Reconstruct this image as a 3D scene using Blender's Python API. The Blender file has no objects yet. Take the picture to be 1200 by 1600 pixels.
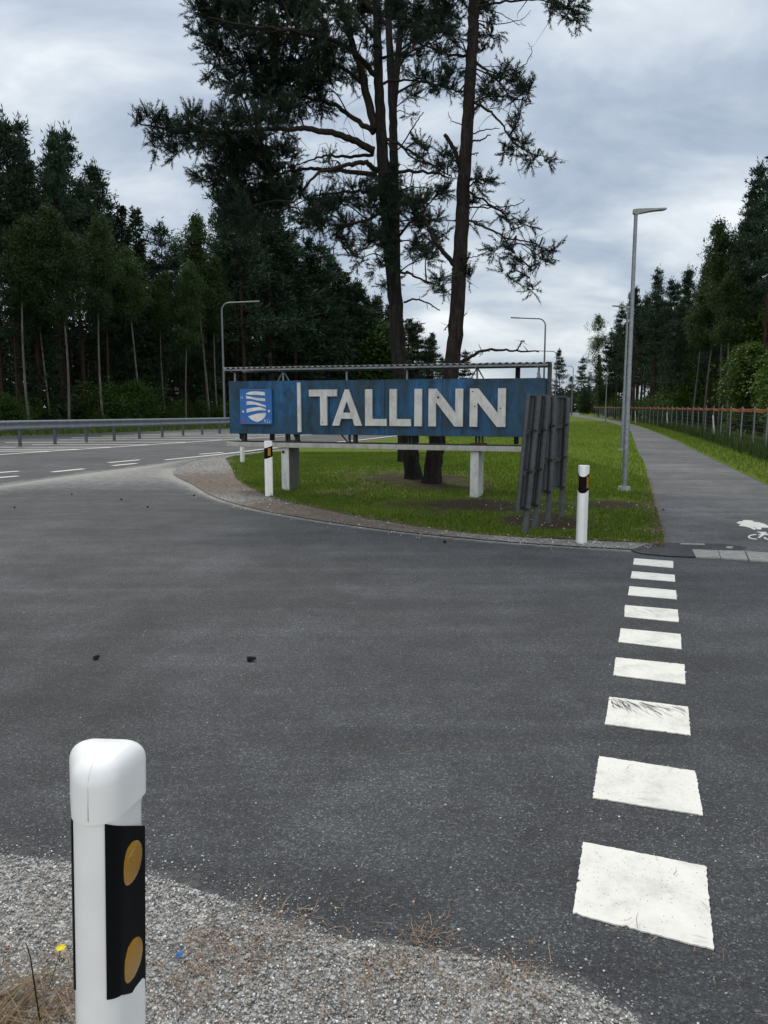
import bpy, bmesh, math, random
import numpy as np
from mathutils import Vector, Matrix, noise as mnoise
from mathutils.geometry import delaunay_2d_cdt
random.seed(7); RNG = np.random.default_rng(7)
SC = bpy.context.scene
COL = SC.collection

# ------------------------------------------------------------------ camera
F_PX, HOR, EYE = 1200.0, 635.0, 1.5
PITCH = math.atan((800 - HOR) / F_PX)
cam = bpy.data.cameras.new('camera'); cam_o = bpy.data.objects.new('camera', cam); COL.objects.link(cam_o)
cam.sensor_fit = 'VERTICAL'; cam.sensor_height = 32.0; cam.lens = 32.0 * F_PX / 1600.0
cam.clip_start = 0.05; cam.clip_end = 3000
cam_o.location = (0, 0, EYE); cam_o.rotation_euler = (math.pi / 2 - PITCH, 0, 0)
SC.camera = cam_o

# ------------------------------------------------------------------ light
SUN_EL, SUN_AZ = math.radians(48), math.radians(-22)      # in front of the camera, to the left, behind thin cloud
world = bpy.data.worlds.new('World'); SC.world = world; world.use_nodes = True
def build_world():
    nt = world.node_tree; N = nt.nodes; L = nt.links; N.clear()
    out = N.new('ShaderNodeOutputWorld')
    sky = N.new('ShaderNodeTexSky'); sky.sky_type = 'NISHITA'; sky.sun_disc = False
    sky.sun_elevation = SUN_EL; sky.sun_rotation = SUN_AZ
    b1 = N.new('ShaderNodeBackground'); b1.inputs[1].default_value = 0.08; L.new(sky.outputs[0], b1.inputs[0])
    tc = N.new('ShaderNodeTexCoord'); sep = N.new('ShaderNodeSeparateXYZ'); L.new(tc.outputs['Generated'], sep.inputs[0])
    def M(op, a, b=None, c=None, clamp=False):
        m = N.new('ShaderNodeMath'); m.operation = op; m.use_clamp = clamp
        for i, v in enumerate((a, b, c)):
            if v is None: continue
            if isinstance(v, (int, float)): m.inputs[i].default_value = v
            else: L.new(v, m.inputs[i])
        return m.outputs[0]
    den = M('ADD', M('MAXIMUM', sep.outputs[2], 0.0), 0.30)
    u = M('DIVIDE', sep.outputs[0], den); v = M('DIVIDE', sep.outputs[1], den)
    cb = N.new('ShaderNodeCombineXYZ'); L.new(u, cb.inputs[0]); L.new(v, cb.inputs[1])
    def noise(scale, detail, rough, off, stretch=(1, 1, 1), dist=0.0):
        mp = N.new('ShaderNodeMapping'); mp.inputs['Location'].default_value = off; mp.inputs['Scale'].default_value = stretch
        mp.inputs['Rotation'].default_value = (0, 0, 0.35)
        L.new(cb.outputs[0], mp.inputs[0])
        n = N.new('ShaderNodeTexNoise'); n.inputs['Scale'].default_value = scale; n.inputs['Detail'].default_value = detail
        n.inputs['Roughness'].default_value = rough; n.inputs['Distortion'].default_value = dist
        L.new(mp.outputs[0], n.inputs['Vector']); return n.outputs[0]
    big = noise(1.1, 4, 0.5, (3.1, 1.7, 0), (1, 1.0, 1), 0.3)
    mid = noise(3.0, 9, 0.55, (9.2, 4.4, 0), (0.8, 1.15, 1), 0.3)
    cov = M('ADD', M('MULTIPLY', big, 0.62), M('MULTIPLY_ADD', mid, 0.78, -0.15))
    # glow where the sun stands behind the cloud
    sd = (math.sin(SUN_AZ) * math.cos(SUN_EL), math.cos(SUN_AZ) * math.cos(SUN_EL), math.sin(SUN_EL))
    dp = N.new('ShaderNodeVectorMath'); dp.operation = 'DOT_PRODUCT'; L.new(tc.outputs['Generated'], dp.inputs[0]); dp.inputs[1].default_value = sd
    glow = M('POWER', M('MAXIMUM', dp.outputs['Value'], 0.0), 9.0)
    low = M('POWER', M('SUBTRACT', 1.0, M('MAXIMUM', sep.outputs[2], 0.0), clamp=True), 9.0)
    val = M('ADD', cov, M('ADD', M('MULTIPLY', glow, 0.26), M('MULTIPLY', low, 0.10)))
    ramp = N.new('ShaderNodeValToRGB'); L.new(val, ramp.inputs[0])
    e = ramp.color_ramp.elements
    e[0].position = 0.40; e[0].color = (0.27, 0.335, 0.43, 1)
    e[1].position = 0.86; e[1].color = (0.90, 0.92, 0.93, 1)
    k = ramp.color_ramp.elements.new(0.53); k.color = (0.38, 0.445, 0.53, 1)
    k = ramp.color_ramp.elements.new(0.66); k.color = (0.56, 0.615, 0.665, 1)
    b2 = N.new('ShaderNodeBackground'); L.new(ramp.outputs[0], b2.inputs[0])
    up = M('MULTIPLY_ADD', M('POWER', M('MAXIMUM', sep.outputs[2], 0.0), 2.0), 0.55, 0.92)
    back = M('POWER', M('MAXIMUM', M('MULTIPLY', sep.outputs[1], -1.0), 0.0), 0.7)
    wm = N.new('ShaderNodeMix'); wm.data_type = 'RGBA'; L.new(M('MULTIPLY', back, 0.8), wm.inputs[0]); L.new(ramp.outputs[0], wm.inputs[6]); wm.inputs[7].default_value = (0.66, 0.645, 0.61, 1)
    L.new(wm.outputs[2], b2.inputs[0])          # unseen sky behind the camera whitened and brightened to add frontal light
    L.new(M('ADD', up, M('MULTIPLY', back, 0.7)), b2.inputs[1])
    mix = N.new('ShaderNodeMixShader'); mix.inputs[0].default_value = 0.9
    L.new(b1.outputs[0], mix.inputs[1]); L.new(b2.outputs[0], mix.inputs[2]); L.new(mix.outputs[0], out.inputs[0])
build_world()
sun = bpy.data.lights.new('sun', 'SUN'); sun.energy = 1.5; sun.angle = math.radians(14); sun.color = (1.0, 0.93, 0.82)
sun_o = bpy.data.objects.new('sun', sun); COL.objects.link(sun_o)
sun_o.rotation_euler = (math.pi / 2 - SUN_EL, 0, math.pi - SUN_AZ)
SC.view_settings.view_transform = 'Standard'; SC.view_settings.look = 'None'
SC.view_settings.gamma = 1.0; SC.view_settings.exposure = 0.4
try: SC.view_settings.use_curve_mapping = False
except Exception: pass
SC.cycles.max_bounces = 6; SC.cycles.diffuse_bounces = 3; SC.cycles.transparent_max_bounces = 8

# ------------------------------------------------------------------ helpers
def ray(px, py):
    x = (px - 600) / F_PX; u = -(py - 800) / F_PX
    return np.array([x, math.cos(PITCH) + u * math.sin(PITCH), -math.sin(PITCH) + u * math.cos(PITCH)])
def G(px, py, z=0.0):                 # surveyed point of the ground seen at a pixel of the photograph
    r = ray(px, py); k = (z - EYE) / r[2]; return np.array([r[0] * k, r[1] * k, z])
def P(px, py, Y):                     # surveyed point at distance Y
    r = ray(px, py); k = Y / r[1]; return np.array([r[0] * k, Y, EYE + r[2] * k])

def tag(o, label=None, cat=None, group=None, kind=None):
    if label: o['label'] = label
    if cat: o['category'] = cat
    if group: o['group'] = group
    if kind: o['kind'] = kind
    return o
def empty(name, loc=(0, 0, 0), rz=0.0):
    o = bpy.data.objects.new(name, None); COL.objects.link(o); o.location = tuple(loc); o.rotation_euler = (0, 0, rz); o.empty_display_size = 0.2
    return o
KIDS = {}
def link(name, me, mat, parent=None, smooth=False):
    mats = mat if isinstance(mat, (list, tuple)) else [mat]
    for m in mats: me.materials.append(m)
    o = bpy.data.objects.new(name, me); COL.objects.link(o)
    if parent is not None: o.parent = parent; KIDS.setdefault(parent.name, []).append(o)
    if smooth: me.polygons.foreach_set('use_smooth', np.ones(len(me.polygons), bool))
    return o
def arr_mesh(name, V, T, shade=None, n=3):
    V = np.asarray(V, np.float32).reshape(-1, 3); T = np.asarray(T, np.int32).reshape(-1, n)
    me = bpy.data.meshes.new(name)
    me.vertices.add(len(V)); me.vertices.foreach_set('co', V.ravel())
    me.loops.add(T.size); me.loops.foreach_set('vertex_index', T.ravel())
    me.polygons.add(len(T)); me.polygons.foreach_set('loop_start', np.arange(0, T.size, n, dtype=np.int32)); me.polygons.foreach_set('loop_total', np.full(len(T), n, np.int32))
    if shade is not None:
        a = me.attributes.new('shade', 'FLOAT', 'FACE'); a.data.foreach_set('value', np.asarray(shade, np.float32))
    me.update(calc_edges=True); return me

class MB:
    def __init__(s): s.v = []; s.f = []; s.m = []
    def add(s, vs, fs, mi=0):
        b = len(s.v); s.v += [tuple(map(float, q)) for q in vs]; s.f += [tuple(b + i for i in f) for f in fs]; s.m += [mi] * len(fs)
    def box(s, c, size, mat=None, mi=0, bev=0.0):
        bm = bmesh.new(); bmesh.ops.create_cube(bm, size=1.0)
        bmesh.ops.scale(bm, vec=size, verts=bm.verts)
        if bev > 0: bmesh.ops.bevel(bm, geom=list(bm.edges), offset=bev, segments=2, affect='EDGES', profile=0.6)
        M = (Matrix.Translation(c) @ mat) if mat is not None else Matrix.Translation(c)
        bm.transform(M); bm.verts.index_update()
        s.add([v.co for v in bm.verts], [[v.index for v in f.verts] for f in bm.faces], mi); bm.free(); return s
    def tube(s, pts, rad, n=8, mi=0, cap=True):
        pts = [Vector(p) for p in pts]
        if isinstance(rad, (int, float)): rad = [rad] * len(pts)
        vs = []; fs = []; ref = None
        for i, p in enumerate(pts):
            t = (pts[min(i + 1, len(pts) - 1)] - pts[max(i - 1, 0)]).normalized()
            if ref is None:
                ref = t.orthogonal().normalized()
            ref = (ref - t * ref.dot(t))
            if ref.length < 1e-6: ref = t.orthogonal()
            ref.normalize(); b = t.cross(ref)
            for k in range(n):
                a = 2 * math.pi * k / n
                vs.append(p + (ref * math.cos(a) + b * math.sin(a)) * rad[i])
        for i in range(len(pts) - 1):
            for k in range(n):
                k2 = (k + 1) % n
                fs.append((i * n + k, i * n + k2, (i + 1) * n + k2, (i + 1) * n + k))
        if cap:
            fs.append(tuple(range(n - 1, -1, -1))); fs.append(tuple((len(pts) - 1) * n + k for k in range(n)))
        s.add(vs, fs, mi); return s
    def prism(s, poly, z0, z1, M=None, mi=0):      # poly in xy, extruded in z
        n = len(poly); vs = [(x, y, z0) for x, y in poly] + [(x, y, z1) for x, y in poly]
        if M is not None: vs = [M @ Vector(v) for v in vs]
        fs = [tuple(range(n - 1, -1, -1)), tuple(range(n, 2 * n))] + [(i, (i + 1) % n, n + (i + 1) % n, n + i) for i in range(n)]
        s.add(vs, fs, mi); return s
    def build(s, name, mat, parent=None, smooth=False, loc=None, auto=None):
        me = bpy.data.meshes.new(name); me.from_pydata(s.v, [], s.f)
        me.polygons.foreach_set('material_index', s.m)
        me.validate()
        bm = bmesh.new(); bm.from_mesh(me); bmesh.ops.recalc_face_normals(bm, faces=bm.faces); bm.to_mesh(me); bm.free()
        o = link(name, me, mat, parent, smooth)
        if auto:
            me.polygons.foreach_set('use_smooth', np.ones(len(me.polygons), bool))
            try: me.set_sharp_from_angle(angle=math.radians(auto))
            except Exception: pass
        if loc is not None: o.location = loc
        return o

def spline(pts, n=6):
    pts = [np.array(p, float) for p in pts]
    if len(pts) < 3: return [pts[0] + (pts[-1] - pts[0]) * t for t in np.linspace(0, 1, n)]
    Q = [2 * pts[0] - pts[1]] + pts + [2 * pts[-1] - pts[-2]]; out = []
    for i in range(1, len(Q) - 2):
        for t in np.linspace(0, 1, n, endpoint=False):
            a, b, c, d = Q[i - 1:i + 3]
            out.append(.5 * ((2 * b) + (c - a) * t + (2 * a - 5 * b + 4 * c - d) * t * t + (3 * b - a - 3 * c + d) * t ** 3))
    out.append(pts[-1]); return out
def inside(poly, pts):
    poly = np.asarray(poly)[:, :2]; x, y = pts[:, 0], pts[:, 1]; r = np.zeros(len(pts), bool); j = len(poly) - 1
    for i in range(len(poly)):
        xi, yi = poly[i]; xj, yj = poly[j]
        c = ((yi > y) != (yj > y)) & (x < (xj - xi) * (y - yi) / (yj - yi + 1e-12) + xi); r ^= c; j = i
    return r
def dist_poly(line, pts):
    line = np.asarray(line)[:, :2]; d = np.full(len(pts), 1e9)
    for a, b in zip(line[:-1], line[1:]):
        ab = b - a; t = np.clip(((pts - a) @ ab) / (ab @ ab + 1e-12), 0, 1)
        d = np.minimum(d, np.linalg.norm(pts - (a + t[:, None] * ab), axis=1))
    return d
def fbm(pts, s, seed=0.0, oct=3):
    return np.array([mnoise.fractal(Vector((p[0] * s + seed, p[1] * s - seed, seed * .37)), 1.0, 2.0, oct) for p in pts])
def sheet(name, outline, z, pts=None, attrs=None, zf=None):
    """flat sheet with the given outline, filled with extra points, float attributes at its points"""
    out = [tuple(map(float, p[:2])) for p in outline]; n = len(out); V = [Vector(p) for p in out]
    if pts is not None and len(pts):
        pts = pts[inside(out, pts)]; pts = pts[dist_poly(out + [out[0]], pts) > 0.02]; V += [Vector((float(a), float(b))) for a, b in pts]
    r = delaunay_2d_cdt(V, [(i, (i + 1) % n) for i in range(n)], [list(range(n))], 1, 1e-5)
    vv = np.array([[v.x, v.y] for v in r[0]]); T = [f for f in r[2]]
    zz = np.full(len(vv), z) if zf is None else zf(vv)
    me = bpy.data.meshes.new(name); me.from_pydata(np.c_[vv, zz].tolist(), [], T)
    bm = bmesh.new(); bm.from_mesh(me)
    for f in bm.faces:
        if f.normal.z < 0: f.normal_flip()
    bm.to_mesh(me); bm.free()
    for k, fn in (attrs or {}).items():
        a = me.attributes.new(k, 'FLOAT', 'POINT'); a.data.foreach_set('value', np.asarray(fn(vv), np.float32))
    return me
def grid_pts(x0, x1, y0, y1, s, jit=0.35):
    X, Y = np.meshgrid(np.arange(x0, x1, s), np.arange(y0, y1, s)); p = np.c_[X.ravel(), Y.ravel()]
    return p + RNG.uniform(-jit * s, jit * s, p.shape)

# ------------------------------------------------------------------ materials
class NT:
    def __init__(s, name):
        s.mat = bpy.data.materials.new(name); s.mat.use_nodes = True; s.t = s.mat.node_tree; s.N = s.t.nodes; s.L = s.t.links
        s.b = s.N['Principled BSDF']; s.tc = s.N.new('ShaderNodeTexCoord'); s.co = s.tc.outputs['Object']
    def set(s, rough=None, metal=None, spec=None, col=None):
        if rough is not None: s.b.inputs['Roughness'].default_value = rough
        if metal is not None: s.b.inputs['Metallic'].default_value = metal
        if spec is not None: s.b.inputs['Specular IOR Level'].default_value = spec
        if col is not None: s.b.inputs['Base Color'].default_value = (*col, 1)
        return s
    def noise(s, scale, detail=3, rough=.55, stretch=None, dist=0.0, rot=None):
        n = s.N.new('ShaderNodeTexNoise'); n.inputs['Scale'].default_value = scale; n.inputs['Detail'].default_value = detail; n.inputs['Roughness'].default_value = rough
        n.inputs['Distortion'].default_value = dist
        src = s.co
        if stretch or rot:
            m = s.N.new('ShaderNodeMapping'); m.inputs['Scale'].default_value = stretch or (1, 1, 1)
            if rot: m.inputs['Rotation'].default_value = rot
            s.L.new(s.co, m.inputs[0]); src = m.outputs[0]
        s.L.new(src, n.inputs['Vector']); return n.outputs[0]
    def vor(s, scale, feature='F1', out='Distance'):
        n = s.N.new('ShaderNodeTexVoronoi'); n.inputs['Scale'].default_value = scale; n.feature = feature; s.L.new(s.co, n.inputs['Vector']); return n.outputs[out]
    def attr(s, name):
        a = s.N.new('ShaderNodeAttribute'); a.attribute_name = name; return a.outputs['Fac']
    def ramp(s, fac, stops):
        r = s.N.new('ShaderNodeValToRGB'); s.L.new(fac, r.inputs[0]); el = r.color_ramp.elements
        while len(el) < len(stops): el.new(.5)
        for e, (p, c) in zip(el, stops):
            e.position = p; e.color = (*c, 1) if not isinstance(c, (int, float)) else (c, c, c, 1)
        return r.outputs[0]
    def mix(s, fac, a, b, mode='MIX'):
        m = s.N.new('ShaderNodeMix'); m.data_type = 'RGBA'; m.blend_type = mode
        for i, v in ((0, fac), (6, a), (7, b)):
            if isinstance(v, (int, float)): m.inputs[i].default_value = v
            elif isinstance(v, tuple): m.inputs[i].default_value = (*v, 1)
            else: s.L.new(v, m.inputs[i])
        return m.outputs[2]
    def math(s, op, a, b=0.0, clamp=False):
        m = s.N.new('ShaderNodeMath'); m.operation = op; m.use_clamp = clamp
        for i, v in ((0, a), (1, b)):
            if isinstance(v, (int, float)): m.inputs[i].default_value = v
            else: s.L.new(v, m.inputs[i])
        return m.outputs[0]
    def col(s, c): s.L.new(c, s.b.inputs['Base Color']); return s
    def bump(s, h, strength=.5, dist=.01):
        b = s.N.new('ShaderNodeBump'); b.inputs['Strength'].default_value = strength; b.inputs['Distance'].default_value = dist
        s.L.new(h, b.inputs['Height']); s.L.new(b.outputs[0], s.b.inputs['Normal']); return s

def simple(name, c, rough=.6, metal=0.0, var=.15, scale=6.0, bump=0.0):
    t = NT(name).set(rough, metal)
    lo = tuple(x * (1 - var) for x in c); hi = tuple(min(1, x * (1 + var)) for x in c)
    n = t.noise(scale, 5, .6); t.col(t.ramp(n, [(.3, lo), (.7, hi)]))
    if bump: t.bump(t.noise(scale * 8, 4), bump, .004)
    return t.mat
def asphalt(name, base, dustcol=(.27, .265, .25), warm=0.0):
    t = NT(name).set(.82, spec=.35)
    g1 = t.vor(165, out='Color'); sp = t.N.new('ShaderNodeSeparateColor'); t.L.new(g1, sp.inputs[0])
    grain = t.ramp(sp.outputs[0], [(0, .52), (.5, .85), (.85, 1.2), (.95, 1.9), (1, 3.0)])
    fine = t.ramp(t.noise(320, 2, .6), [(.3, .72), (.7, 1.28)])
    big = t.ramp(t.noise(.42, 6, .62, dist=.8), [(.3, .66), (.5, .95), (.7, 1.4)])
    mid = t.ramp(t.noise(2.6, 8, .7), [(.3, .74), (.7, 1.28)])
    streak = t.ramp(t.noise(1.3, 6, .65, (.16, 2.0, 1), rot=(0, 0, .3), dist=.5), [(.3, .80), (.5, .97), (.72, 1.32)])
    c = t.mix(1.0, base, grain, 'MULTIPLY'); c = t.mix(1.0, c, fine, 'MULTIPLY'); c = t.mix(1.0, c, big, 'MULTIPLY')
    c = t.mix(1.0, c, mid, 'MULTIPLY'); c = t.mix(1.0, c, streak, 'MULTIPLY')
    dust = t.attr('dust')
    dn = t.noise(5.5, 7, .7); df = t.math('MULTIPLY', t.math('SUBTRACT', t.math('ADD', dust, t.math('MULTIPLY', dn, .9)), .72), 2.4, clamp=True)
    df = t.math('MULTIPLY', df, t.math('MULTIPLY', t.math('ADD', dust, .35), 1.0, clamp=True), clamp=True)
    dc = t.mix(1.0, dustcol, t.ramp(sp.outputs[1], [(0, .6), (.6, 1.0), (1, 1.5)]), 'MULTIPLY')
    c = t.mix(df, c, dc)
    sm = t.ramp(t.noise(4.2, 7, .72, (.7, 1.3, 1)), [(.60, 0.0), (.78, .55)]); c = t.mix(sm, c, (.155, .152, .147))
    t.col(c)
    h = t.math('ADD', t.math('MULTIPLY', t.vor(165), .7), t.math('MULTIPLY', t.noise(60, 3), .6)); t.bump(h, .85, .007)
    return t.mat

MAT = {}
MAT['side_asphalt'] = asphalt('side_asphalt', (.056, .059, .0635))
MAT['main_asphalt'] = asphalt('main_asphalt', (.062, .066, .071))
MAT['path_asphalt'] = asphalt('path_asphalt', (.104, .106, .108))
MAT['patch_asphalt'] = asphalt('patch_asphalt', (.040, .041, .044))
def gravel_mat(name, needles):
    t = NT(name).set(.9)
    cc = t.vor(75, out='Color'); sp = t.N.new('ShaderNodeSeparateColor'); t.L.new(cc, sp.inputs[0])
    c = t.ramp(sp.outputs[0], [(0, (.10, .098, .09)), (.5, (.30, .295, .28)), (.85, (.46, .45, .43)), (1, (.64, .63, .60))])
    gap = t.ramp(t.vor(75, 'DISTANCE_TO_EDGE'), [(0, .25), (.12, 1.0)]); c = t.mix(1.0, c, gap, 'MULTIPLY')
    c = t.mix(1.0, c, t.ramp(t.noise(1.6, 5, .65), [(.3, .75), (.7, 1.15)]), 'MULTIPLY')
    if needles:
        nd = t.math('MULTIPLY', t.math('SUBTRACT', t.math('ADD', t.attr('needles'), t.math('MULTIPLY', t.noise(4, 6, .7), .8)), .62), 3.0, clamp=True)
        br = t.ramp(t.noise(60, 4, .7, (1, .35, 1)), [(.3, (.05, .037, .028)), (.7, (.19, .142, .105))])
        c = t.mix(t.math('MULTIPLY', nd, .8), c, br)
    t.col(c); t.bump(t.vor(75), .8, .012); return t.mat
MAT['gravel'] = gravel_mat('gravel', False)
MAT['gravel_needles'] = gravel_mat('gravel_needles', True)
def soil_grass():
    t = NT('turf').set(.95, spec=.1)
    g = t.ramp(t.noise(14, 6, .65), [(.28, (.04, .055, .008)), (.5, (.09, .13, .012)), (.75, (.15, .195, .018))])
    s = t.ramp(t.noise(18, 6, .7), [(.3, (.018, .013, .009)), (.55, (.05, .037, .024)), (.8, (.10, .08, .055))])
    m = t.math('MULTIPLY', t.math('SUBTRACT', t.math('ADD', t.attr('bare'), t.math('MULTIPLY', t.noise(7, 5, .7), .8)), .7), 3.0, clamp=True)
    t.col(t.mix(m, g, s)); t.bump(t.noise(45, 5, .7), .8, .02); return t.mat
MAT['turf'] = soil_grass()
def forest_floor():
    t = NT('forest_floor').set(.95, spec=.1)
    t.col(t.ramp(t.noise(.8, 6, .7), [(.3, (.012, .02, .008)), (.55, (.03, .045, .012)), (.8, (.05, .04, .02))])); return t.mat
MAT['floor'] = forest_floor()
def blade_mat(name, stops, rough=.6, trans=.25, spec=.3):
    t = NT(name).set(rough, spec=spec)
    a = t.attr('shade'); oi = t.N.new('ShaderNodeObjectInfo')
    c = t.ramp(a, stops)
    v = t.math('ADD', t.math('MULTIPLY', oi.outputs['Random'], .5), .75)
    hs = t.N.new('ShaderNodeHueSaturation'); t.L.new(c, hs.inputs['Color']); t.L.new(v, hs.inputs['Value']); c = hs.outputs[0]
    t.col(c)
    if trans:
        tr = t.N.new('ShaderNodeBsdfTranslucent'); t.L.new(c, tr.inputs[0]); ms = t.N.new('ShaderNodeMixShader'); ms.inputs[0].default_value = trans
        t.L.new(t.b.outputs[0], ms.inputs[1]); t.L.new(tr.outputs[0], ms.inputs[2]); t.L.new(ms.outputs[0], t.N['Material Output'].inputs[0])
    return t.mat
MAT['blades'] = blade_mat('lawn_blades', [(0, (.038, .054, .012)), (.4, (.082, .138, .012)), (.8, (.15, .225, .018)), (1, (.21, .25, .045))], trans=.3)
MAT['tallgrass'] = blade_mat('rank_grass', [(0, (.025, .045, .012)), (.5, (.045, .085, .016)), (.9, (.08, .13, .025)), (1, (.15, .15, .06))], trans=.3)
MAT['pine_near'] = blade_mat('pine_needles', [(0, (.010, .020, .014)), (.5, (.020, .038, .024)), (1, (.036, .060, .034))], rough=.6, trans=.1, spec=.2)
MAT['pine_far'] = blade_mat('pine_sprays', [(0, (.011, .025, .016)), (.5, (.023, .046, .026)), (1, (.042, .072, .038))], rough=.7, trans=.1, spec=.15)
MAT['spruce'] = blade_mat('spruce_sprays', [(0, (.009, .020, .011)), (.5, (.017, .035, .016)), (1, (.030, .055, .022))], rough=.7, trans=.1, spec=.15)
MAT['birch_leaf'] = blade_mat('birch_leaves', [(0, (.020, .040, .013)), (.5, (.038, .070, .021)), (1, (.065, .108, .032))], rough=.6, trans=.35, spec=.2)
MAT['bush_leaf'] = blade_mat('bush_leaves', [(0, (.018, .042, .009)), (.5, (.038, .080, .014)), (1, (.07, .125, .022))], rough=.6, trans=.35, spec=.2)
MAT['maple_leaf'] = blade_mat('maple_leaves', [(0, (.028, .055, .008)), (.5, (.052, .095, .012)), (1, (.09, .14, .02))], rough=.5, trans=.35)
MAT['brown_needles'] = blade_mat('fallen_needles', [(0, (.08, .045, .027)), (.5, (.17, .10, .057)), (1, (.30, .21, .13))], trans=0)
MAT['hay'] = blade_mat('dry_grass', [(0, (.07, .045, .022)), (.5, (.20, .13, .07)), (1, (.36, .27, .15))], trans=.1)
MAT['stones'] = blade_mat('loose_stones', [(0, (.13, .128, .12)), (.35, (.29, .285, .27)), (.75, (.50, .495, .475)), (1, (.80, .79, .77))], rough=.85, trans=0)
def bark(name, lo, mid, hi, scale=9):
    t = NT(name).set(.95, spec=.1)
    n = t.noise(scale, 7, .7, (1, 1, .28), .8); v = t.noise(scale * 4, 5, .7, (1, 1, .35))
    f = t.math('ADD', t.math('MULTIPLY', n, .65), t.math('MULTIPLY', v, .35))
    t.col(t.ramp(f, [(.32, lo), (.5, mid), (.68, hi)])); t.bump(f, 1.0, .05); return t.mat
MAT['bark_dark'] = bark('pine_bark_dark', (.007, .0066, .0064), (.021, .0195, .0185), (.050, .047, .044))
MAT['bark_red'] = bark('pine_bark_red', (.009, .0078, .0072), (.027, .023, .021), (.064, .051, .045))
MAT['bark_forest'] = bark('pine_bark_forest', (.014, .011, .009), (.042, .029, .022), (.08, .052, .038), 3)
MAT['bark_pale'] = bark('birch_bark', (.04, .04, .036), (.11, .108, .097), (.20, .196, .176), 2.2)
MAT['twig'] = bark('twig_bark', (.015, .012, .010), (.035, .028, .023), (.06, .05, .042), 20)
def paint():
    t = NT('road_paint').set(.7)
    n = t.noise(6, 8, .75); d = t.noise(38, 4, .6); v = t.vor(55)
    c = t.ramp(n, [(.28, (.47, .46, .42)), (.5, (.67, .657, .60)), (.72, (.75, .738, .68))])
    c = t.mix(t.math('MULTIPLY', t.math('LESS_THAN', v, .13), .75), c, (.2, .195, .185))
    c = t.mix(t.math('MULTIPLY', t.math('GREATER_THAN', d, .67), .35), c, (.35, .34, .32))
    t.col(c); t.bump(t.noise(150, 3), .4, .003); return t.mat
MAT['paint'] = paint()
MAT['white_plastic'] = simple('white_plastic', (.79, .795, .78), .40, var=.06, scale=7)
MAT['black_plastic'] = simple('black_plastic', (.0025, .003, .004), .6, var=.2); MAT['black_plastic'].node_tree.nodes['Principled BSDF'].inputs['Specular IOR Level'].default_value = .12
def amber():
    t = NT('amber_reflector').set(.25)
    t.b.inputs['Coat Weight'].default_value = .5; t.b.inputs['Coat Roughness'].default_value = .08
    v = t.vor(420); t.col(t.ramp(v, [(.1, (.44, .225, .003)), (.6, (.34, .165, .002))])); t.bump(v, .25, .002); return t.mat
MAT['amber'] = amber()
def galv(name, c, rough, metal=.6):
    t = NT(name).set(rough, metal)
    n = t.noise(3, 6, .65, (1, 1, .4)); v = t.vor(25, out='Color'); sp = t.N.new('ShaderNodeSeparateColor'); t.L.new(v, sp.inputs[0])
    k = t.math('ADD', t.math('MULTIPLY', n, .7), t.math('MULTIPLY', sp.outputs[0], .3))
    t.col(t.ramp(k, [(.25, tuple(x * .7 for x in c)), (.75, tuple(x * 1.25 for x in c))])); return t.mat
MAT['galv'] = galv('galvanised_steel', (.22, .24, .26), .5, .5)
MAT['galv_dark'] = galv('dull_steel', (.09, .098, .105), .6, .4)
MAT['sign_back'] = galv('grey_sign_back', (.075, .085, .09), .6, .15)
MAT['lamp_head'] = galv('lamp_head_grey', (.22, .24, .24), .5, .2)
MAT['far_steel'] = galv('lamp_steel', (.16, .175, .19), .5, .4)
def panel_blue():
    t = NT('weathered_blue_paint').set(.5, spec=.4)
    big = t.noise(1.5, 6, .65, (1, 1, .55), .6); st = t.noise(2.2, 6, .65, (2.2, 1, .12)); sm = t.noise(14, 6, .7)
    c = t.ramp(big, [(.33, (.012, .042, .066)), (.45, (.009, .058, .115)), (.55, (.009, .085, .20)), (.68, (.012, .135, .33))])
    c = t.mix(t.ramp(st, [(.45, .0), (.64, .7)]), c, (.016, .044, .060))
    c = t.mix(t.math('MULTIPLY', t.math('GREATER_THAN', sm, .69), .6), c, (.045, .04, .035))
    dk = t.ramp(t.noise(4.5, 8, .72, (1, 1, .5), .4), [(.36, .42), (.52, 1.0), (.7, 1.25)]); c = t.mix(1.0, c, dk, 'MULTIPLY')
    fl = t.ramp(t.noise(26, 5, .7), [(.62, 0.0), (.70, .7)]); c = t.mix(fl, c, (.05, .075, .09))
    # rust low on the panel
    rz = t.N.new('ShaderNodeSeparateXYZ'); t.L.new(t.co, rz.inputs[0])
    lowb = t.math('SUBTRACT', 1.0, t.math('ABSOLUTE', t.math('MULTIPLY', t.math('SUBTRACT', rz.outputs[2], 1.2), 8.0)), clamp=True)
    rm = t.math('MULTIPLY', t.math('GREATER_THAN', t.noise(9, 5, .75, (1, 1, .7)), .60), t.math('MULTIPLY', lowb, .75))
    c = t.mix(rm, c, (.028, .022, .017))
    t.col(c); return t.mat
MAT['blue'] = panel_blue()
MAT['crest_blue'] = simple('crest_blue', (.012, .125, .42), .4, var=.12, scale=5)
def dirty_white(name, c, amt=.5):
    t = NT(name).set(.55)
    n = t.noise(7, 7, .75, (1, 1, .5)); s = t.noise(30, 4, .7)
    k = t.ramp(n, [(.3, tuple(x * .62 for x in c)), (.55, c), (.8, tuple(min(1, x * 1.08) for x in c))])
    t.col(t.mix(t.math('MULTIPLY', t.math('GREATER_THAN', s, .69), amt), k, (.12, .10, .08))); return t.mat
MAT['letter_white'] = dirty_white('letter_white', (.60, .60, .575), .45)
MAT['crest_white'] = dirty_white('crest_white', (.72, .72, .69), .1)
MAT['pillar_white'] = dirty_white('pale_concrete', (.56, .58, .57), .7)
MAT['pillar_side'] = dirty_white('dark_concrete', (.13, .135, .13), .6)
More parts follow.
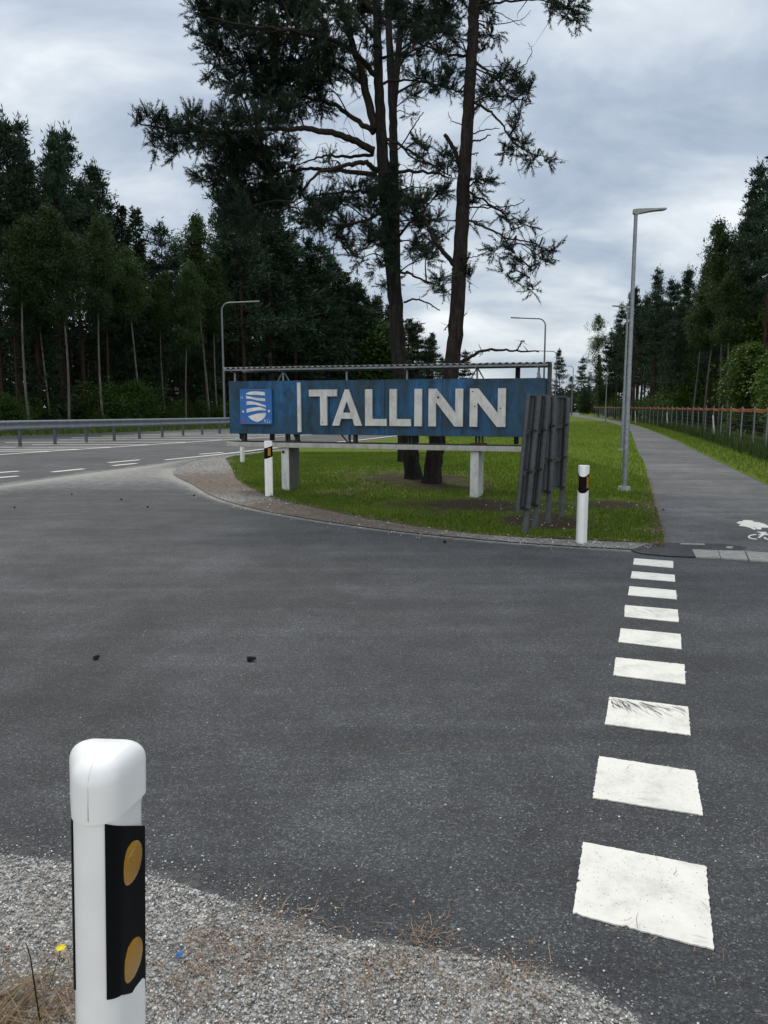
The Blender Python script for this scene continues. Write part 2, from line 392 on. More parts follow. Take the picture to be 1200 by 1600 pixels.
MAT['beam'] = dirty_white('old_beam_paint', (.40, .395, .36), .8)
MAT['concrete'] = simple('concrete', (.30, .30, .285), .9, var=.25, scale=8, bump=.4)
MAT['paver'] = simple('paver_concrete', (.29, .29, .275), .9, var=.2, scale=14, bump=.5)
MAT['dark_iron'] = simple('dark_iron', (.035, .034, .032), .7, .3, var=.4, scale=14)
MAT['roof_tin'] = galv('old_corrugated_tin', (.20, .20, .195), .6, .3)
MAT['red'] = simple('crest_red', (.4, .04, .04), .5)
MAT['cone'] = simple('cone_scales', (.02, .015, .012), .9, var=.5, scale=60)
MAT['orange'] = blade_mat('orange_net', [(0, (.42, .13, .05)), (.5, (.60, .22, .10)), (1, (.75, .36, .2))], trans=.2)
MAT['wire'] = simple('fence_wire', (.12, .13, .13), .6, .4)
MAT['yellow'] = simple('petal_yellow', (.75, .60, .01), .5, var=.08)
MAT['stem_green'] = simple('stem_green', (.05, .08, .025), .6)
MAT['blue_litter'] = simple('blue_wrapper', (.02, .12, .35), .35, var=.3, scale=60)

# ------------------------------------------------------------------ the setting: ground, roads, path
def curve_px(px, z=0.0, n=8): return np.array(spline([G(a, b, z) for a, b in px], n))[:, :2]
BIG = sheet('ground', [(-400, -120), (500, -120), (500, 900), (-400, 900)], -0.02)
tag(link('ground', BIG, MAT['floor']), kind='structure')

FRONT_EDGE = curve_px([(-420, 1330), (-150, 1332), (0, 1338), (100, 1350), (225, 1368), (330, 1400), (430, 1438), (520, 1466), (640, 1482), (760, 1502), (860, 1530), (950, 1568), (1010, 1610), (1080, 1690)], n=6)
ISL_EDGE = curve_px([(275, 733), (272, 742), (300, 757), (335, 777), (400, 796), (480, 811), (560, 823), (640, 833), (720, 841), (800, 848), (900, 855), (980, 859), (1022, 860)], n=8)
ISL_BACK = curve_px([(1026, 860), (1038, 848), (1030, 815), (1019, 775), (1006, 725), (995, 702), (988.5, 684), (979, 670.2), (947, 659.3), (901, 651.8), (880, 649.5)], n=6)
ROAD_NEAR = curve_px([(-500, 800), (-200, 768), (0, 746), (130, 731), (258, 718), (439, 698), (558, 687), (621, 680), (700, 673), (770, 666), (830, 660), (870, 654), (905, 647.5)], n=6)
MAIN_NEAR = curve_px([(-500, 830), (-200, 793), (0, 759), (130, 740), (235, 727), (320, 715), (439, 700.5), (558, 689.5), (621, 682), (700, 675), (770, 667.5), (830, 661), (870, 655), (905, 648.2)], n=6)
MAIN_FAR = curve_px([(905, 644.5), (880, 645.5), (830, 648.5), (740, 653), (620, 658), (480, 664), (350, 670), (200, 675.5), (0, 682), (-200, 690), (-500, 705)], n=4)

def dust_side(v):
    d1 = dist_poly(FRONT_EDGE, v); d2 = dist_poly(ISL_EDGE, v); d3 = dist_poly(MAIN_NEAR, v)
    base = .45 * np.exp(-d1 / .09) + .75 * np.exp(-d2 / .14) + .5 * np.exp(-d3 / .45)
    far = .55 * np.exp(-((v[:, 0] + 5.5) ** 2 / 14 + (v[:, 1] - 17) ** 2 / 16))
    return np.clip(base + far, 0, 1)
sp = np.r_[grid_pts(-13, 7, 1.2, 24, .16), grid_pts(-2.2, 1.6, 1.3, 3.0, .045), ]
q = grid_pts(-7, 5, 8, 22, .07); q = q[dist_poly(ISL_EDGE, q) < .5]; sp = np.r_[sp, q]
side = sheet('side_road', [(-60, -12), (30, -12), (30, 8.9), (8, 8.6), (4.5, 8.4), (2.9, 8.6), (2.7, 22), (-4, 25), (-60, 24)], 0.0, sp, {'dust': dust_side})
side_road = tag(link('side_road', side, MAT['side_asphalt']), kind='structure')

mp = np.r_[grid_pts(-24, 12, 14, 60, .6)]
main = sheet('main_road', np.r_[MAIN_NEAR, MAIN_FAR], 0.006, mp, {'dust': lambda v: .6 * np.exp(-dist_poly(MAIN_NEAR, v) / .25) + .35 * np.exp(-dist_poly(MAIN_FAR, v) / .5)})
main_road = tag(link('main_road', main, MAT['main_asphalt']), kind='structure')

PATH_L = curve_px([(1030, 862), (1036, 846), (1027, 815), (1016, 775), (1004, 725), (993, 702), (987, 684), (978, 670), (946, 659), (900, 651.5), (870, 648), (845, 646)], n=6)
PATH_R = curve_px([(845, 644.5), (880, 646), (905, 648.3), (940, 654), (975, 660), (1000, 667), (1030, 678), (1060, 691), (1100, 711), (1150, 735), (1200, 759), (1290, 805), (1390, 868)], n=6)
pp = np.r_[grid_pts(2, 12, 8, 24, .3), grid_pts(5, 30, 24, 90, 1.2)]
path = sheet('path', np.r_[PATH_L, PATH_R], 0.009, pp, {'dust': lambda v: .16 + .12 * np.exp(-dist_poly(PATH_L, v) / .5)})
path_o = tag(link('path', path, MAT['path_asphalt']), kind='structure')

# turf islands --------------------------------------------------------
GRASS_EDGE = curve_px([(352, 716), (362, 733), (370, 750), (400, 768), (440, 783), (500, 796), (580, 812), (660, 825), (740, 835), (830, 842), (900, 845), (960, 848), (1012, 850)], n=6)
ISL_POLY = np.r_[GRASS_EDGE, ISL_BACK[4:], curve_px([(880, 653.5), (830, 661), (770, 668.5), (700, 676.5), (621, 684), (560, 691), (480, 699.5), (420, 707)], n=4)]
t2b, t3b = G(648, 749)[:2], G(672, 756)[:2]
BARE = [(t2b, 2.0, .72), (t3b, 2.0, .72), (G(745, 790)[:2], 1.1, .9), (G(860, 815)[:2], .9, .85), (G(960, 790)[:2], .8, .8), (G(455, 770)[:2], .6, .55), (G(640, 790)[:2], 1.5, .5), (G(700, 800)[:2], 1.0, .6), (G(830, 790)[:2], 1.2, .6), (G(540, 770)[:2], 1.0, .45), (G(600, 740)[:2], 2.0, .45), (G(380, 722)[:2], .9, .8), (G(930, 830)[:2], .9, .5), (G(560, 735)[:2], 1.6, .3), (G(1000, 835)[:2], .5, .6), (G(780, 740)[:2], 1.2, .4)]
def bare(v):
    b = np.zeros(len(v))
    for c, r, a in BARE: b = np.maximum(b, a * np.exp(-((v - c) ** 2).sum(1) / (r * r)))
    b += -.02 + .20 * fbm(v, 1.1, 3.3) + .1 * fbm(v, 4.0, 9.3, 2)
    e = dist_poly(GRASS_EDGE, v); b = b - .35 * np.exp(-((e - .35) / .28) ** 2) + .5 * np.exp(-e / .05)
    b = np.where(v[:, 1] > 19, b - .25, b)
    return np.clip(b, 0, 1)
ip = np.r_[grid_pts(-5, 6, 8, 22, .13), grid_pts(-4, 16, 22, 50, .8)]
isl = sheet('grass_verge', ISL_POLY, 0.016, ip, {'bare': bare})
tag(link('grass_verge', isl, MAT['turf']), kind='structure')
# gravel band round the island
GR_POLY = np.r_[ISL_EDGE, curve_px([(1034, 846), (1020, 842), (1000, 842), (950, 842), (900, 838), (830, 835), (740, 827), (660, 818), (580, 805), (500, 790), (440, 777), (400, 762), (385, 748), (380, 730), (395, 716), (470, 704), (560, 694), (621, 686)], n=4), curve_px([(621, 683.2), (558, 690.5), (439, 702), (350, 713), (300, 722)], n=4)]
gp_ = grid_pts(-7, 5, 8, 30, .12)
def needles(v):
    c = G(325, 755)[:2]; c2 = G(480, 803)[:2]; c3 = G(560, 700)[:2]; c4 = G(620, 828)[:2]
    return np.clip(.25 + .12 * fbm(v, 1.5, 2.0) + .8 * np.exp(-((v - c) ** 2).sum(1) / 3.2) + .6 * np.exp(-((v - c2) ** 2).sum(1) / 1.6) + .6 * np.exp(-((v - c3) ** 2).sum(1) / 6) + .35 * np.exp(-((v - c4) ** 2).sum(1) / 1.0), 0, 1)
gb = sheet('gravel_band', GR_POLY, 0.012, gp_, {'needles': needles})
tag(link('gravel_band', gb, MAT['gravel_needles']), kind='structure')
# gravel in front
fg = sheet('gravel_shoulder', np.r_[FRONT_EDGE, [(3.5, -1.0), (3.5, -6), (-14, -6), (-14, 2.4)]], 0.006)
tag(link('gravel_shoulder', fg, MAT['gravel']), kind='structure')
# verge beyond the path, verge beyond the main road
RV = np.r_[PATH_R + np.array([.02, -.01]), [(30, 8.9), (60, 30), (90, 160), (40, 160)]]
rv = sheet('roadside_verge', RV, 0.003, grid_pts(4, 22, 8, 40, .7), {'bare': lambda v: np.clip(.25 + .25 * fbm(v, .5, 8.1), 0, 1)})
tag(link('roadside_verge', rv, MAT['turf']), kind='structure')
LV = np.r_[MAIN_FAR[::-1], curve_px([(905, 642.5), (830, 644), (700, 648), (560, 653), (420, 657), (200, 663), (0, 668), (-200, 674), (-500, 684)], n=3)]
lv = sheet('forest_verge', LV[::1], 0.002, None, {'bare': lambda v: np.full(len(v), .2)})
tag(link('forest_verge', lv, MAT['turf']), kind='structure')

# ------------------------------------------------------------------ road paint
def ragged(corners, n=14, amp=.004):
    out = []
    for i in range(len(corners)):
        a, b = np.array(corners[i]), np.array(corners[(i + 1) % len(corners)]); L = np.linalg.norm(b - a); nn = max(2, int(L / .03)) if n is None else n
        nv = np.array([-(b - a)[1], (b - a)[0]]) / (L + 1e-9)
        for k in range(nn):
            t = k / nn; out.append(a + (b - a) * t + nv * random.gauss(0, amp) * (1 if k else .5) * (3.0 if random.random() < .06 else 1))
    return out
BL = [[(990.8, 873), (1051.7, 877.4), (1052, 888), (989.3, 882.3)], [(987.3, 893.2), (1054, 898.9), (1054.9, 909.5), (985.9, 903.8)], [(983.6, 916.7), (1056.3, 923.3), (1057.2, 937.1), (981.3, 930.5)], [(976.4, 946.3), (1058.9, 953.5), (1060.6, 972.8), (975.5, 964.2)], [(970, 982.8), (1063.5, 991.7), (1064.9, 1015.3), (966.3, 1003.8)], [(962, 1028.2), (1069.2, 1039.2), (1071.2, 1069.9), (958.3, 1056)], [(952, 1090), (1075, 1105.8), (1079, 1150), (945.4, 1132.6)], [(936, 1182.9), (1086.5, 1206.4), (1098.5, 1275.4), (926, 1248)], [(911.2, 1317.4), (1102.8, 1355.4), (1115.2, 1485.9), (895, 1428.8)]]
for blk in BL:
    c = [G(a, b)[:2] for a, b in blk]
    m = MB(); m.prism(ragged(c, 38, .0013), .001, .0055); o = m.build('crossing_block', MAT['paint'], side_road)
# scuffs and crumbs on the blocks
sc = MB()
def sliver(a, b, w, z):
    a = np.array(a); b = np.array(b); d = (b - a) / (np.linalg.norm(b - a) + 1e-9); n = np.array([-d[1], d[0]])
    mid = a + (b - a) * random.uniform(.3, .6) + n * random.gauss(0, w * .4)
    sc.add([(*a, z), (*(mid + n * w), z), (*b, z), (*(mid - n * w), z)], [(0, 1, 2, 3)])
A0, A1, A2, A3 = [G(a, b)[:2] for a, b in BL[6]]
for i in range(70):
    u = random.random() ** 1.5 * .95 + .02; v = abs(random.gauss(0, .17)) + .02; L = random.uniform(.12, .42) * (1 - .5 * u)
    p0 = A0 + (A1 - A0) * u + (A3 - A0) * v; p1 = A0 + (A1 - A0) * min(.97, u + .05 + .2 * random.random()) + (A3 - A0) * min(.97, v + L)
    sliver(p0, p1, random.choice((.0008, .0012, .002, .0045)), .0062)
A0, A1, A2, A3 = [G(a, b)[:2] for a, b in BL[3]]
for i in range(14):
    u = random.uniform(.05, .6); v = random.uniform(.15, .85); sliver(A0 + (A1 - A0) * u + (A3 - A0) * v, A0 + (A1 - A0) * (u + .16) + (A3 - A0) * (v + .12), .002, .0062)
so = sc.build('tyre_scuff', simple('rubber_smear', (.16, .16, .158), .8, var=.3, scale=40), side_road)
# main road markings
def strip(name, pxs, w, z=.0095, parent=main_road):
    pts = np.array(spline([G(a, b)[:2] for a, b in pxs], 8)); n = len(pts); L = []; R = []
    for i in range(n):
        t = pts[min(i + 1, n - 1)] - pts[max(i - 1, 0)]; t = t / np.linalg.norm(t); nn = np.array([-t[1], t[0]]); L.append(pts[i] + nn * w / 2); R.append(pts[i] - nn * w / 2)
    m = MB(); m.add([(*p, z) for p in L + R], [(i, n + i, n + i + 1, i + 1) for i in range(n - 1)]); return m.build(name, MAT['paint'], parent)
strip('edge_line', [(258, 719), (350, 709.5), (439, 699), (558, 688), (621, 681), (700, 674), (770, 667), (830, 660.3)], .14)
for a, b in (((82, 738), (131, 733)), ((170, 723.3), (218, 718.8)), ((176, 728), (213, 724.5)), ((312, 710), (348, 707.3)), ((-10, 739.5), (29, 736.7)), ((-10, 747.5), (28, 744.3)), ((-120, 760), (-70, 754))):
    strip('lane_dash', [a, ((a[0] + b[0]) / 2, (a[1] + b[1]) / 2), b], .16)
strip('boundary_line', [(-150, 722), (0, 710.7), (170, 699.3), (343, 688), (440, 682), (520, 677.5)], .16)
for y0, x0, x1 in ((705.5, -60, 80), (702.6, -60, 122), (699.2, -30, 172), (695.4, 50, 236), (691.4, 8, 290), (687.6, 92, 346), (684.4, 112, 392), (681.6, 160, 430), (679.2, 210, 465), (677, 250, 490)):
    a, b = G(x0, y0)[:2], G(x1, y0 - .3)[:2]; th = .22
    m = MB(); d = (b - a) / np.linalg.norm(b - a); nn = np.array([-d[1], d[0]]) * th / 2 * (y0 / 690)
    m.add([(*(a - nn), .0097), (*(b - nn), .0097), (*(b + nn), .0097), (*(a + nn), .0097)], [(0, 1, 2, 3)]); m.build('hatch_stripe', MAT['paint'], main_road)
# path markings: walkers and bicycle, partly outside the frame
def pxpoly(name, polys, z, parent, mat=None):
    m = MB()
    for pl in polys:
        m.prism([G(a, b)[:2] for a, b in pl], z, z + .003)
    return m.build(name, mat or MAT['paint'], parent)
s_ = 1 / 8.57
def z4(l): return [(1060 + a * s_, 780 + b * s_) for a, b in l]
pxpoly('walker_symbol', [z4([(775, 325), (815, 308), (870, 306), (860, 292), (920, 291), (990, 298), (1010, 315), (1080, 322), (1160, 345), (1200, 368), (1260, 385), (1200, 392), (1110, 390), (1110, 418), (1060, 416), (1020, 385), (1000, 383), (1045, 414), (1010, 420), (960, 395), (900, 378), (805, 366), (840, 345), (800, 338)])], .0092, path_o)
def ellipse_ring(cx, cy, rx, ry, w, a0=0, a1=360, n=28):
    o = [(cx + rx * math.cos(math.radians(a)), cy + ry * math.sin(math.radians(a))) for a in np.linspace(a0, a1, n)]
    i = [(cx + (rx - w) * math.cos(math.radians(a)), cy + (ry - w * .38) * math.sin(math.radians(a))) for a in np.linspace(a1, a0, n)]
    return o + i
pxpoly('bicycle_symbol', [z4(ellipse_ring(1060, 516, 132, 36, 26, 95, 262)), z4([(1040, 446), (1180, 452), (1185, 462), (1130, 466), (1300, 492), (1300, 502), (1150, 490), (1085, 530), (1060, 528), (1105, 490), (1065, 494), (1068, 486), (1115, 478), (1090, 462)]), z4(ellipse_ring(1330, 525, 190, 42, 26, 90, 185))], .0092, path_o)
# paving slabs and dark patch where the path meets the road
pxpoly('asphalt_patch', [[(1010, 852), (1034, 849.5), (1070, 850.2), (1130, 851.5), (1158, 855), (1166, 857.5), (1160, 861), (1120, 861), (1080, 859.8), (1087, 872), (1040, 870), (1000, 866), (985, 861)]], .0095, path_o, MAT['patch_asphalt'])
pxpoly('patch_seam', [[(1062, 850.6), (1100, 851.2), (1102, 853), (1064, 852.2)], [(1136, 855.2), (1146, 855.8), (1143, 858.8), (1134, 858)]], .0105, path_o, MAT['paver'])
for k, pl in enumerate(([(180, 685), (520, 698), (560, 800), (235, 785)], [(535, 698), (880, 710), (930, 825), (575, 803)], [(900, 712), (1260, 735), (1310, 850), (955, 832)], [(1280, 737), (1640, 762), (1690, 875), (1330, 852)])):
    c = [G(a, b)[:2] for a, b in z4(pl)]; m = MB(); m.prism(c, 0.0, .013)
    for r in range(5):
        for q2 in range(7):
            u, v = (q2 + .5) / 7, (r + .5) / 5; p = (np.array(c[0]) * (1 - u) + np.array(c[1]) * u) * (1 - v) + (np.array(c[3]) * (1 - u) + np.array(c[2]) * u) * v
            m.box((p[0], p[1], .0135), (.035, .035, .005))
    m.build('paving_slab', MAT['paver'], path_o)

# ------------------------------------------------------------------ loose stuff on the ground
def stones(n, xy, smin, smax, z, name, label, flat=.7):
    base = np.array([(1, 0, 0), (-1, 0, 0), (0, 1, 0), (0, -1, 0), (0, 0, 1), (0, 0, -1)], float)
    tri = np.array([(0, 2, 4), (2, 1, 4), (1, 3, 4), (3, 0, 4), (2, 0, 5), (1, 2, 5), (3, 1, 5), (0, 3, 5)])
    n = len(xy); s = smin + (smax - smin) * RNG.random(n) ** 2.2
    v = base[None] * (1 + RNG.uniform(-.38, .38, (n, 6, 1))) + RNG.uniform(-.22, .22, (n, 6, 3))
    v = v * s[:, None, None] * .5; v[:, :, 2] *= flat
    a = RNG.uniform(0, 6.28, n); ca, sa = np.cos(a)[:, None], np.sin(a)[:, None]
    b = RNG.normal(0, .45, n); cb, sb = np.cos(b)[:, None], np.sin(b)[:, None]
    y2 = v[:, :, 1] * cb - v[:, :, 2] * sb; z2 = v[:, :, 1] * sb + v[:, :, 2] * cb
    x3 = v[:, :, 0] * ca - y2 * sa; y3 = v[:, :, 0] * sa + y2 * ca
    zb = z if np.ndim(z) else np.full(n, z)
    V = np.stack([x3 + xy[:, :1], y3 + xy[:, 1:2], z2 + (zb + s * .18)[:, None]], -1)
    T = tri[None] + (np.arange(n) * 6)[:, None, None]
    sh = np.repeat(np.clip(RNG.normal(.5, .22, n) + .25 * (RNG.random(n) > .93), 0, 1), 8)
    o = link(name, arr_mesh(name, V.reshape(-1, 3), T.reshape(-1, 3), sh), MAT['stones']); return tag(o, label, None, None, 'stuff')
def litter(xy, lmin, lmax, w, z, name, label, mat, tilt=.12):
    n = len(xy); a = RNG.uniform(0, 6.28, n); L = RNG.uniform(lmin, lmax, n); tz = np.abs(RNG.normal(0, tilt, n))
    d = np.c_[np.cos(a), np.sin(a), tz]; nv = np.c_[-np.sin(a), np.cos(a), np.zeros(n)] * w
    p = np.c_[xy, np.full(n, z) if not np.ndim(z) else z]
    bend = nv * RNG.uniform(-8, 8, (n, 1))
    V = np.stack([p - nv, p + nv, p + d * L[:, None] * .5 + bend + nv, p + d * L[:, None] * .5 + bend - nv, p + d * L[:, None]], 1)
    T = np.array([(0, 1, 2), (0, 2, 3), (3, 2, 4)])[None] + (np.arange(n) * 5)[:, None, None]
    o = link(name, arr_mesh(name, V.reshape(-1, 3), T.reshape(-1, 3), np.repeat(RNG.random(n), 3)), mat); return tag(o, label, None, None, 'stuff')
FG_POLY = np.r_[FRONT_EDGE, [(2.0, 1.1), (-2.6, 1.1), (-2.6, 2.4)]]
cand = RNG.uniform((-2.3, 1.2), (1.4, 2.75), (165000, 2)); inn = inside(FG_POLY, cand); de = dist_poly(FRONT_EDGE, cand)
patch = fbm(cand, 3.0, 2.2)
keep = (inn & (RNG.random(len(cand)) < np.clip(.62 + .3 * np.minimum(de / .25, 1), 0, 1))) | (~inn & (RNG.random(len(cand)) < np.clip(.30 * np.exp(-de / .055) * (1 + 1.8 * patch) + .008, 0, 1)))
cand = cand[keep]; inz = inside(FG_POLY, cand)
stones(0, cand, .003, .0105, np.where(inz, .006 + .004 * RNG.random(len(cand)), .0005), 'gravel_stones', 'pale crushed gravel covering the road shoulder')
cand = RNG.uniform((-5, 1.8), (3.0, 8.2), (4800, 2)); cand = cand[RNG.random(len(cand)) < np.clip(1.25 - .2 * cand[:, 1] + .9 * fbm(cand, 1.1, 4.4), .05, 1)]; stones(0, cand, .002, .0075, .0003, 'grit', 'scattered pale grit lying on the dark asphalt')
cand = RNG.uniform((-7, 8), (4.2, 24), (60000, 2)); cand = cand[inside(GR_POLY, cand)]; cand = cand[RNG.random(len(cand)) < np.clip(1.0 - 1.15 * needles(cand), .06, 1)][:16000]
stones(0, cand, .008, .03, .013, 'verge_gravel', 'pale gravel band between the asphalt and the turf island')
cand = RNG.uniform((-7, 8), (4.2, 22), (30000, 2)); cand = cand[(dist_poly(ISL_EDGE, cand) < .35 * RNG.random(len(cand)) ** 2)][:2500]
stones(0, cand, .006, .022, .002, 'spilled_gravel', 'gravel spilled on the asphalt along the island edge')
cand = RNG.uniform((1.5, 8.5), (4.5, 13.5), (700, 2)); cand = cand[inside(ISL_POLY, cand)]; cand = cand[bare(cand) > .4][:110]
stones(0, cand, .010, .034, .016, 'soil_stones', 'small stones in the bare soil of the island')
# pine needle litter
cl = []
for c, r, n in (((-.86, 1.78), .10, 420), ((-.45, 1.92), .08, 160), ((-.50, 1.80), .10, 110), ((.02, 1.84), .09, 120), ((.28, 1.78), .09, 80), ((-.3, 2.02), .08, 90), ((-1.0, 2.1), .12, 60), ((.12, 1.98), .04, 60), ((.35, 1.85), .05, 50), ((-.15, 1.72), .12, 60)):
    cl.append(RNG.normal(c, r, (n, 2)))
cl.append(RNG.uniform((-1.8, 1.4), (1.0, 2.3), (130, 2)))
cl.append(RNG.uniform((-2.5, 2.0), (2.5, 5.5), (90, 2)))
litter(np.concatenate(cl), .03, .075, .0009, .013, 'pine_litter', 'brown pine needles strewn over the gravel shoulder', MAT['brown_needles'])
cand = RNG.uniform((-7, 8), (3, 24), (70000, 2)); cand = cand[inside(GR_POLY, cand)]; cand = cand[RNG.random(len(cand)) < needles(cand) * 1.3][:13000]
litter(cand, .06, .14, .003, .022, 'needle_litter', 'brown pine needles covering the gravel round the island', MAT['brown_needles'])
cand = RNG.normal((-1.12, 1.60), (.17, .10), (2600, 2)); cand = cand[cand[:, 1] < 1.86]
litter(cand, .05, .16, .0013, .01, 'dry_grass', 'tangle of dry brown grass beside the front marker post', MAT['hay'], .35)

bk = ISL_BACK[3:22]; L_ = np.r_[0, np.cumsum(np.linalg.norm(np.diff(bk, axis=0), axis=1))]; q_ = RNG.uniform(0, L_[-1], 2600) ** 1.0
cand = np.c_[np.interp(q_, L_, bk[:, 0]), np.interp(q_, L_, bk[:, 1])] + np.c_[RNG.normal(-.05, .05, 2600), RNG.normal(0, .03, 2600)]
litter(cand, .05, .11, .003, .024, 'edge_litter', 'brown pine needles lying along the left edge of the path', MAT['brown_needles'])

# turf blades
def blades(xy, hmin, hmax, wmin, wmax, name, label, mat, z=.015, lean=.45, sh=None, two=False):
    n = len(xy); h = RNG.uniform(hmin, hmax, n) * RNG.uniform(.7, 1.1, n); a = RNG.uniform(0, 6.28, n); w = RNG.uniform(wmin, wmax, n)
    nv = np.c_[np.cos(a), np.sin(a), np.zeros(n)] * (w / 2)[:, None]; b = RNG.uniform(0, 6.28, n); l = np.abs(RNG.normal(0, lean, n)) * h
    d = np.c_[np.cos(b) * l, np.sin(b) * l, h]; p = np.c_[xy, np.full(n, z)]
    m = p + d * np.array([.4, .4, .62])
    V = np.stack([p - nv, p + nv, m + nv * .75, m - nv * .75, p + d], 1)
    T = np.array([(0, 1, 2), (0, 2, 3), (3, 2, 4)])[None] + (np.arange(n) * 5)[:, None, None]
    s = RNG.random(n) if sh is None else np.clip(sh + RNG.normal(0, .16, n), 0, 1)
    o = link(name, arr_mesh(name, V.reshape(-1, 3), T.reshape(-1, 3), np.repeat(s, 3)), mat); return tag(o, label, None, None, 'stuff')
cand = RNG.uniform((-4.5, 8.3), (5.5, 25), (300000, 2)); cand = cand[inside(ISL_POLY, cand)]
bb = bare(cand) + .22 * fbm(cand, 4.5, 6.1, 2); dn = np.clip(1.12 - 1.9 * bb, .02, 1) * np.where(cand[:, 1] > 15, .7, 1.0)
k = RNG.random(len(cand)) < dn; cand = cand[k]; tone = .55 - .4 * bb[k] + .2 * fbm(cand, .8, 1.1, 2)
blades(cand, .025, .065, .005, .012, 'lawn', 'short mossy grass growing on the island under the town sign', MAT['blades'], sh=tone)
cand = RNG.uniform((2, 13), (22, 75), (160000, 2)); cand = cand[inside(ISL_POLY, cand)]
k = RNG.random(len(cand)) < np.clip(1.4 - cand[:, 1] / 60, .3, 1); cand = cand[k][:60000]
blades(cand, .05, .10, .012, .03, 'meadow', 'bright lawn strip between the path and the main road', MAT['blades'], sh=.62 + .2 * fbm(cand, .25, 5.0, 2))
FENCE = np.array(spline([G(a, b)[:2] for a, b in ((1420, 835), (1290, 758), (1200, 714), (1174, 705), (1098, 684), (1055, 673), (1003, 663), (969, 658), (930, 652), (885, 646.5))], 10))
cand = RNG.uniform((5, 8.5), (34, 90), (240000, 2)); dr = dist_poly(PATH_R, cand); cand = cand[inside(RV, cand)]; dr = dist_poly(PATH_R, cand)
near = dr < 2.6; c1 = cand[near & (dr > .05)][:26000]
d1 = dist_poly(PATH_R, c1); blades(c1[d1 < 1.5], .05, .13, .012, .03, 'path_grass', 'short grass along the right edge of the path', MAT['blades'], sh=.6)
cand = RNG.uniform((6, 9), (34, 90), (260000, 2)); df = dist_poly(FENCE, cand); cand = cand[(df < 1.1) & inside(RV, cand)]; cand = cand[dist_poly(PATH_R, cand) > 1.15][:26000]
blades(cand, .25, .62, .012, .035, 'rank_grass', 'tall rank grass growing along the wire fence', MAT['tallgrass'], z=0, lean=.3)
cand = RNG.uniform((-60, 30), (20, 90), (260000, 2)); cand = cand[inside(LV, cand)][:30000]
blades(cand, .1, .4, .03, .08, 'verge_grass', 'rough grass verge between the main road and the forest', MAT['tallgrass'], z=0, lean=.3, sh=.65)

# ------------------------------------------------------------------ marker posts
def hull(circles, n=14):
    pts = []
    for (x, y), r in circles:
        for a in np.linspace(0, 2 * math.pi, n * 3, endpoint=False): pts.append((x + r * math.cos(a), y + r * math.sin(a)))
    pts = sorted(set(pts))
    def half(ps):
        h = []
        for p in ps:
            while len(h) > 1 and (h[-1][0] - h[-2][0]) * (p[1] - h[-2][1]) - (h[-1][1] - h[-2][1]) * (p[0] - h[-2][0]) <= 0: h.pop()
            h.append(p)
        return h
    a, b = half(pts), half(pts[::-1]); return a[:-1] + b[:-1]
R0, R1 = .039, .026
N1 = np.array([-math.sin(math.radians(57)), math.cos(math.radians(57))]); T1 = np.array([-N1[1], N1[0]])
N2 = np.array([.9994, .035]); T2 = np.array([.035, -.9994])
def section(grow=0.0, dent=0.0, M=96):
    """post section, nose towards +y, sampled at M angles round (0.01,-0.03)"""
    c1 = N1 * (R0 - R1) + T1 * .069 - N1 * dent; c2 = N2 * (R0 - R1) + T2 * .075
    nose = np.array([0, 0.0])
    h = np.array(hull([(tuple(nose), R0 + grow), (tuple(c1), R1 + grow), (tuple(c2), R1 + grow)]))
    c = np.array([-.008, -.035]); out = []
    for a in np.linspace(0, 2 * math.pi, M, endpoint=False):
        d = np.array([math.cos(a), math.sin(a)]); best = 0
        for i in range(len(h)):
            p, q2 = h[i] - c, h[(i + 1) % len(h)] - c; e = q2 - p; det = d[0] * -e[1] + e[0] * d[1]
            if abs(det) < 1e-12: continue
            t = (p[0] * -e[1] + e[0] * p[1]) / det; s = (d[0] * p[1] - d[1] * p[0]) / det
            if t > 0 and -1e-6 <= s <= 1 + 1e-6: best = max(best, t)
        out.append(c + d * best)
    return np.array(out)
SEC = section()
def loft(m, secs, mi=0, captop=True, capbot=True):
    M = len(secs[0][0]); vs = []; fs = []
    for s, z in secs:
        zz = z if np.ndim(z) else np.full(M, z)
        vs += [(p[0], p[1], k) for p, k in zip(s, zz)]
    for i in range(len(secs) - 1):
        for k in range(M): fs.append((i * M + k, i * M + (k + 1) % M, (i + 1) * M + (k + 1) % M, (i + 1) * M + k))
    if captop: fs.append(tuple((len(secs) - 1) * M + k for k in range(M)))
    if capbot: fs.append(tuple(range(M - 1, -1, -1)))
    m.add(vs, fs, mi)
def cap_secs(H, hcap, grow):
    c = np.array([-.008, -.035]); S = section(grow); out = [(SEC, H - hcap), (S, H - hcap + .001), (S, H - .036)]
    for k in range(1, 9):
        a = k / 8 * math.pi / 2; f = 1 - .52 * (1 - math.cos(a)); out.append((c + (S - c) * f, H - .036 + .032 * math.sin(a)))
    out.append((c + (S - c) * .38, H - .0015)); out.append((c + (S - c) * .12, H))
    return out
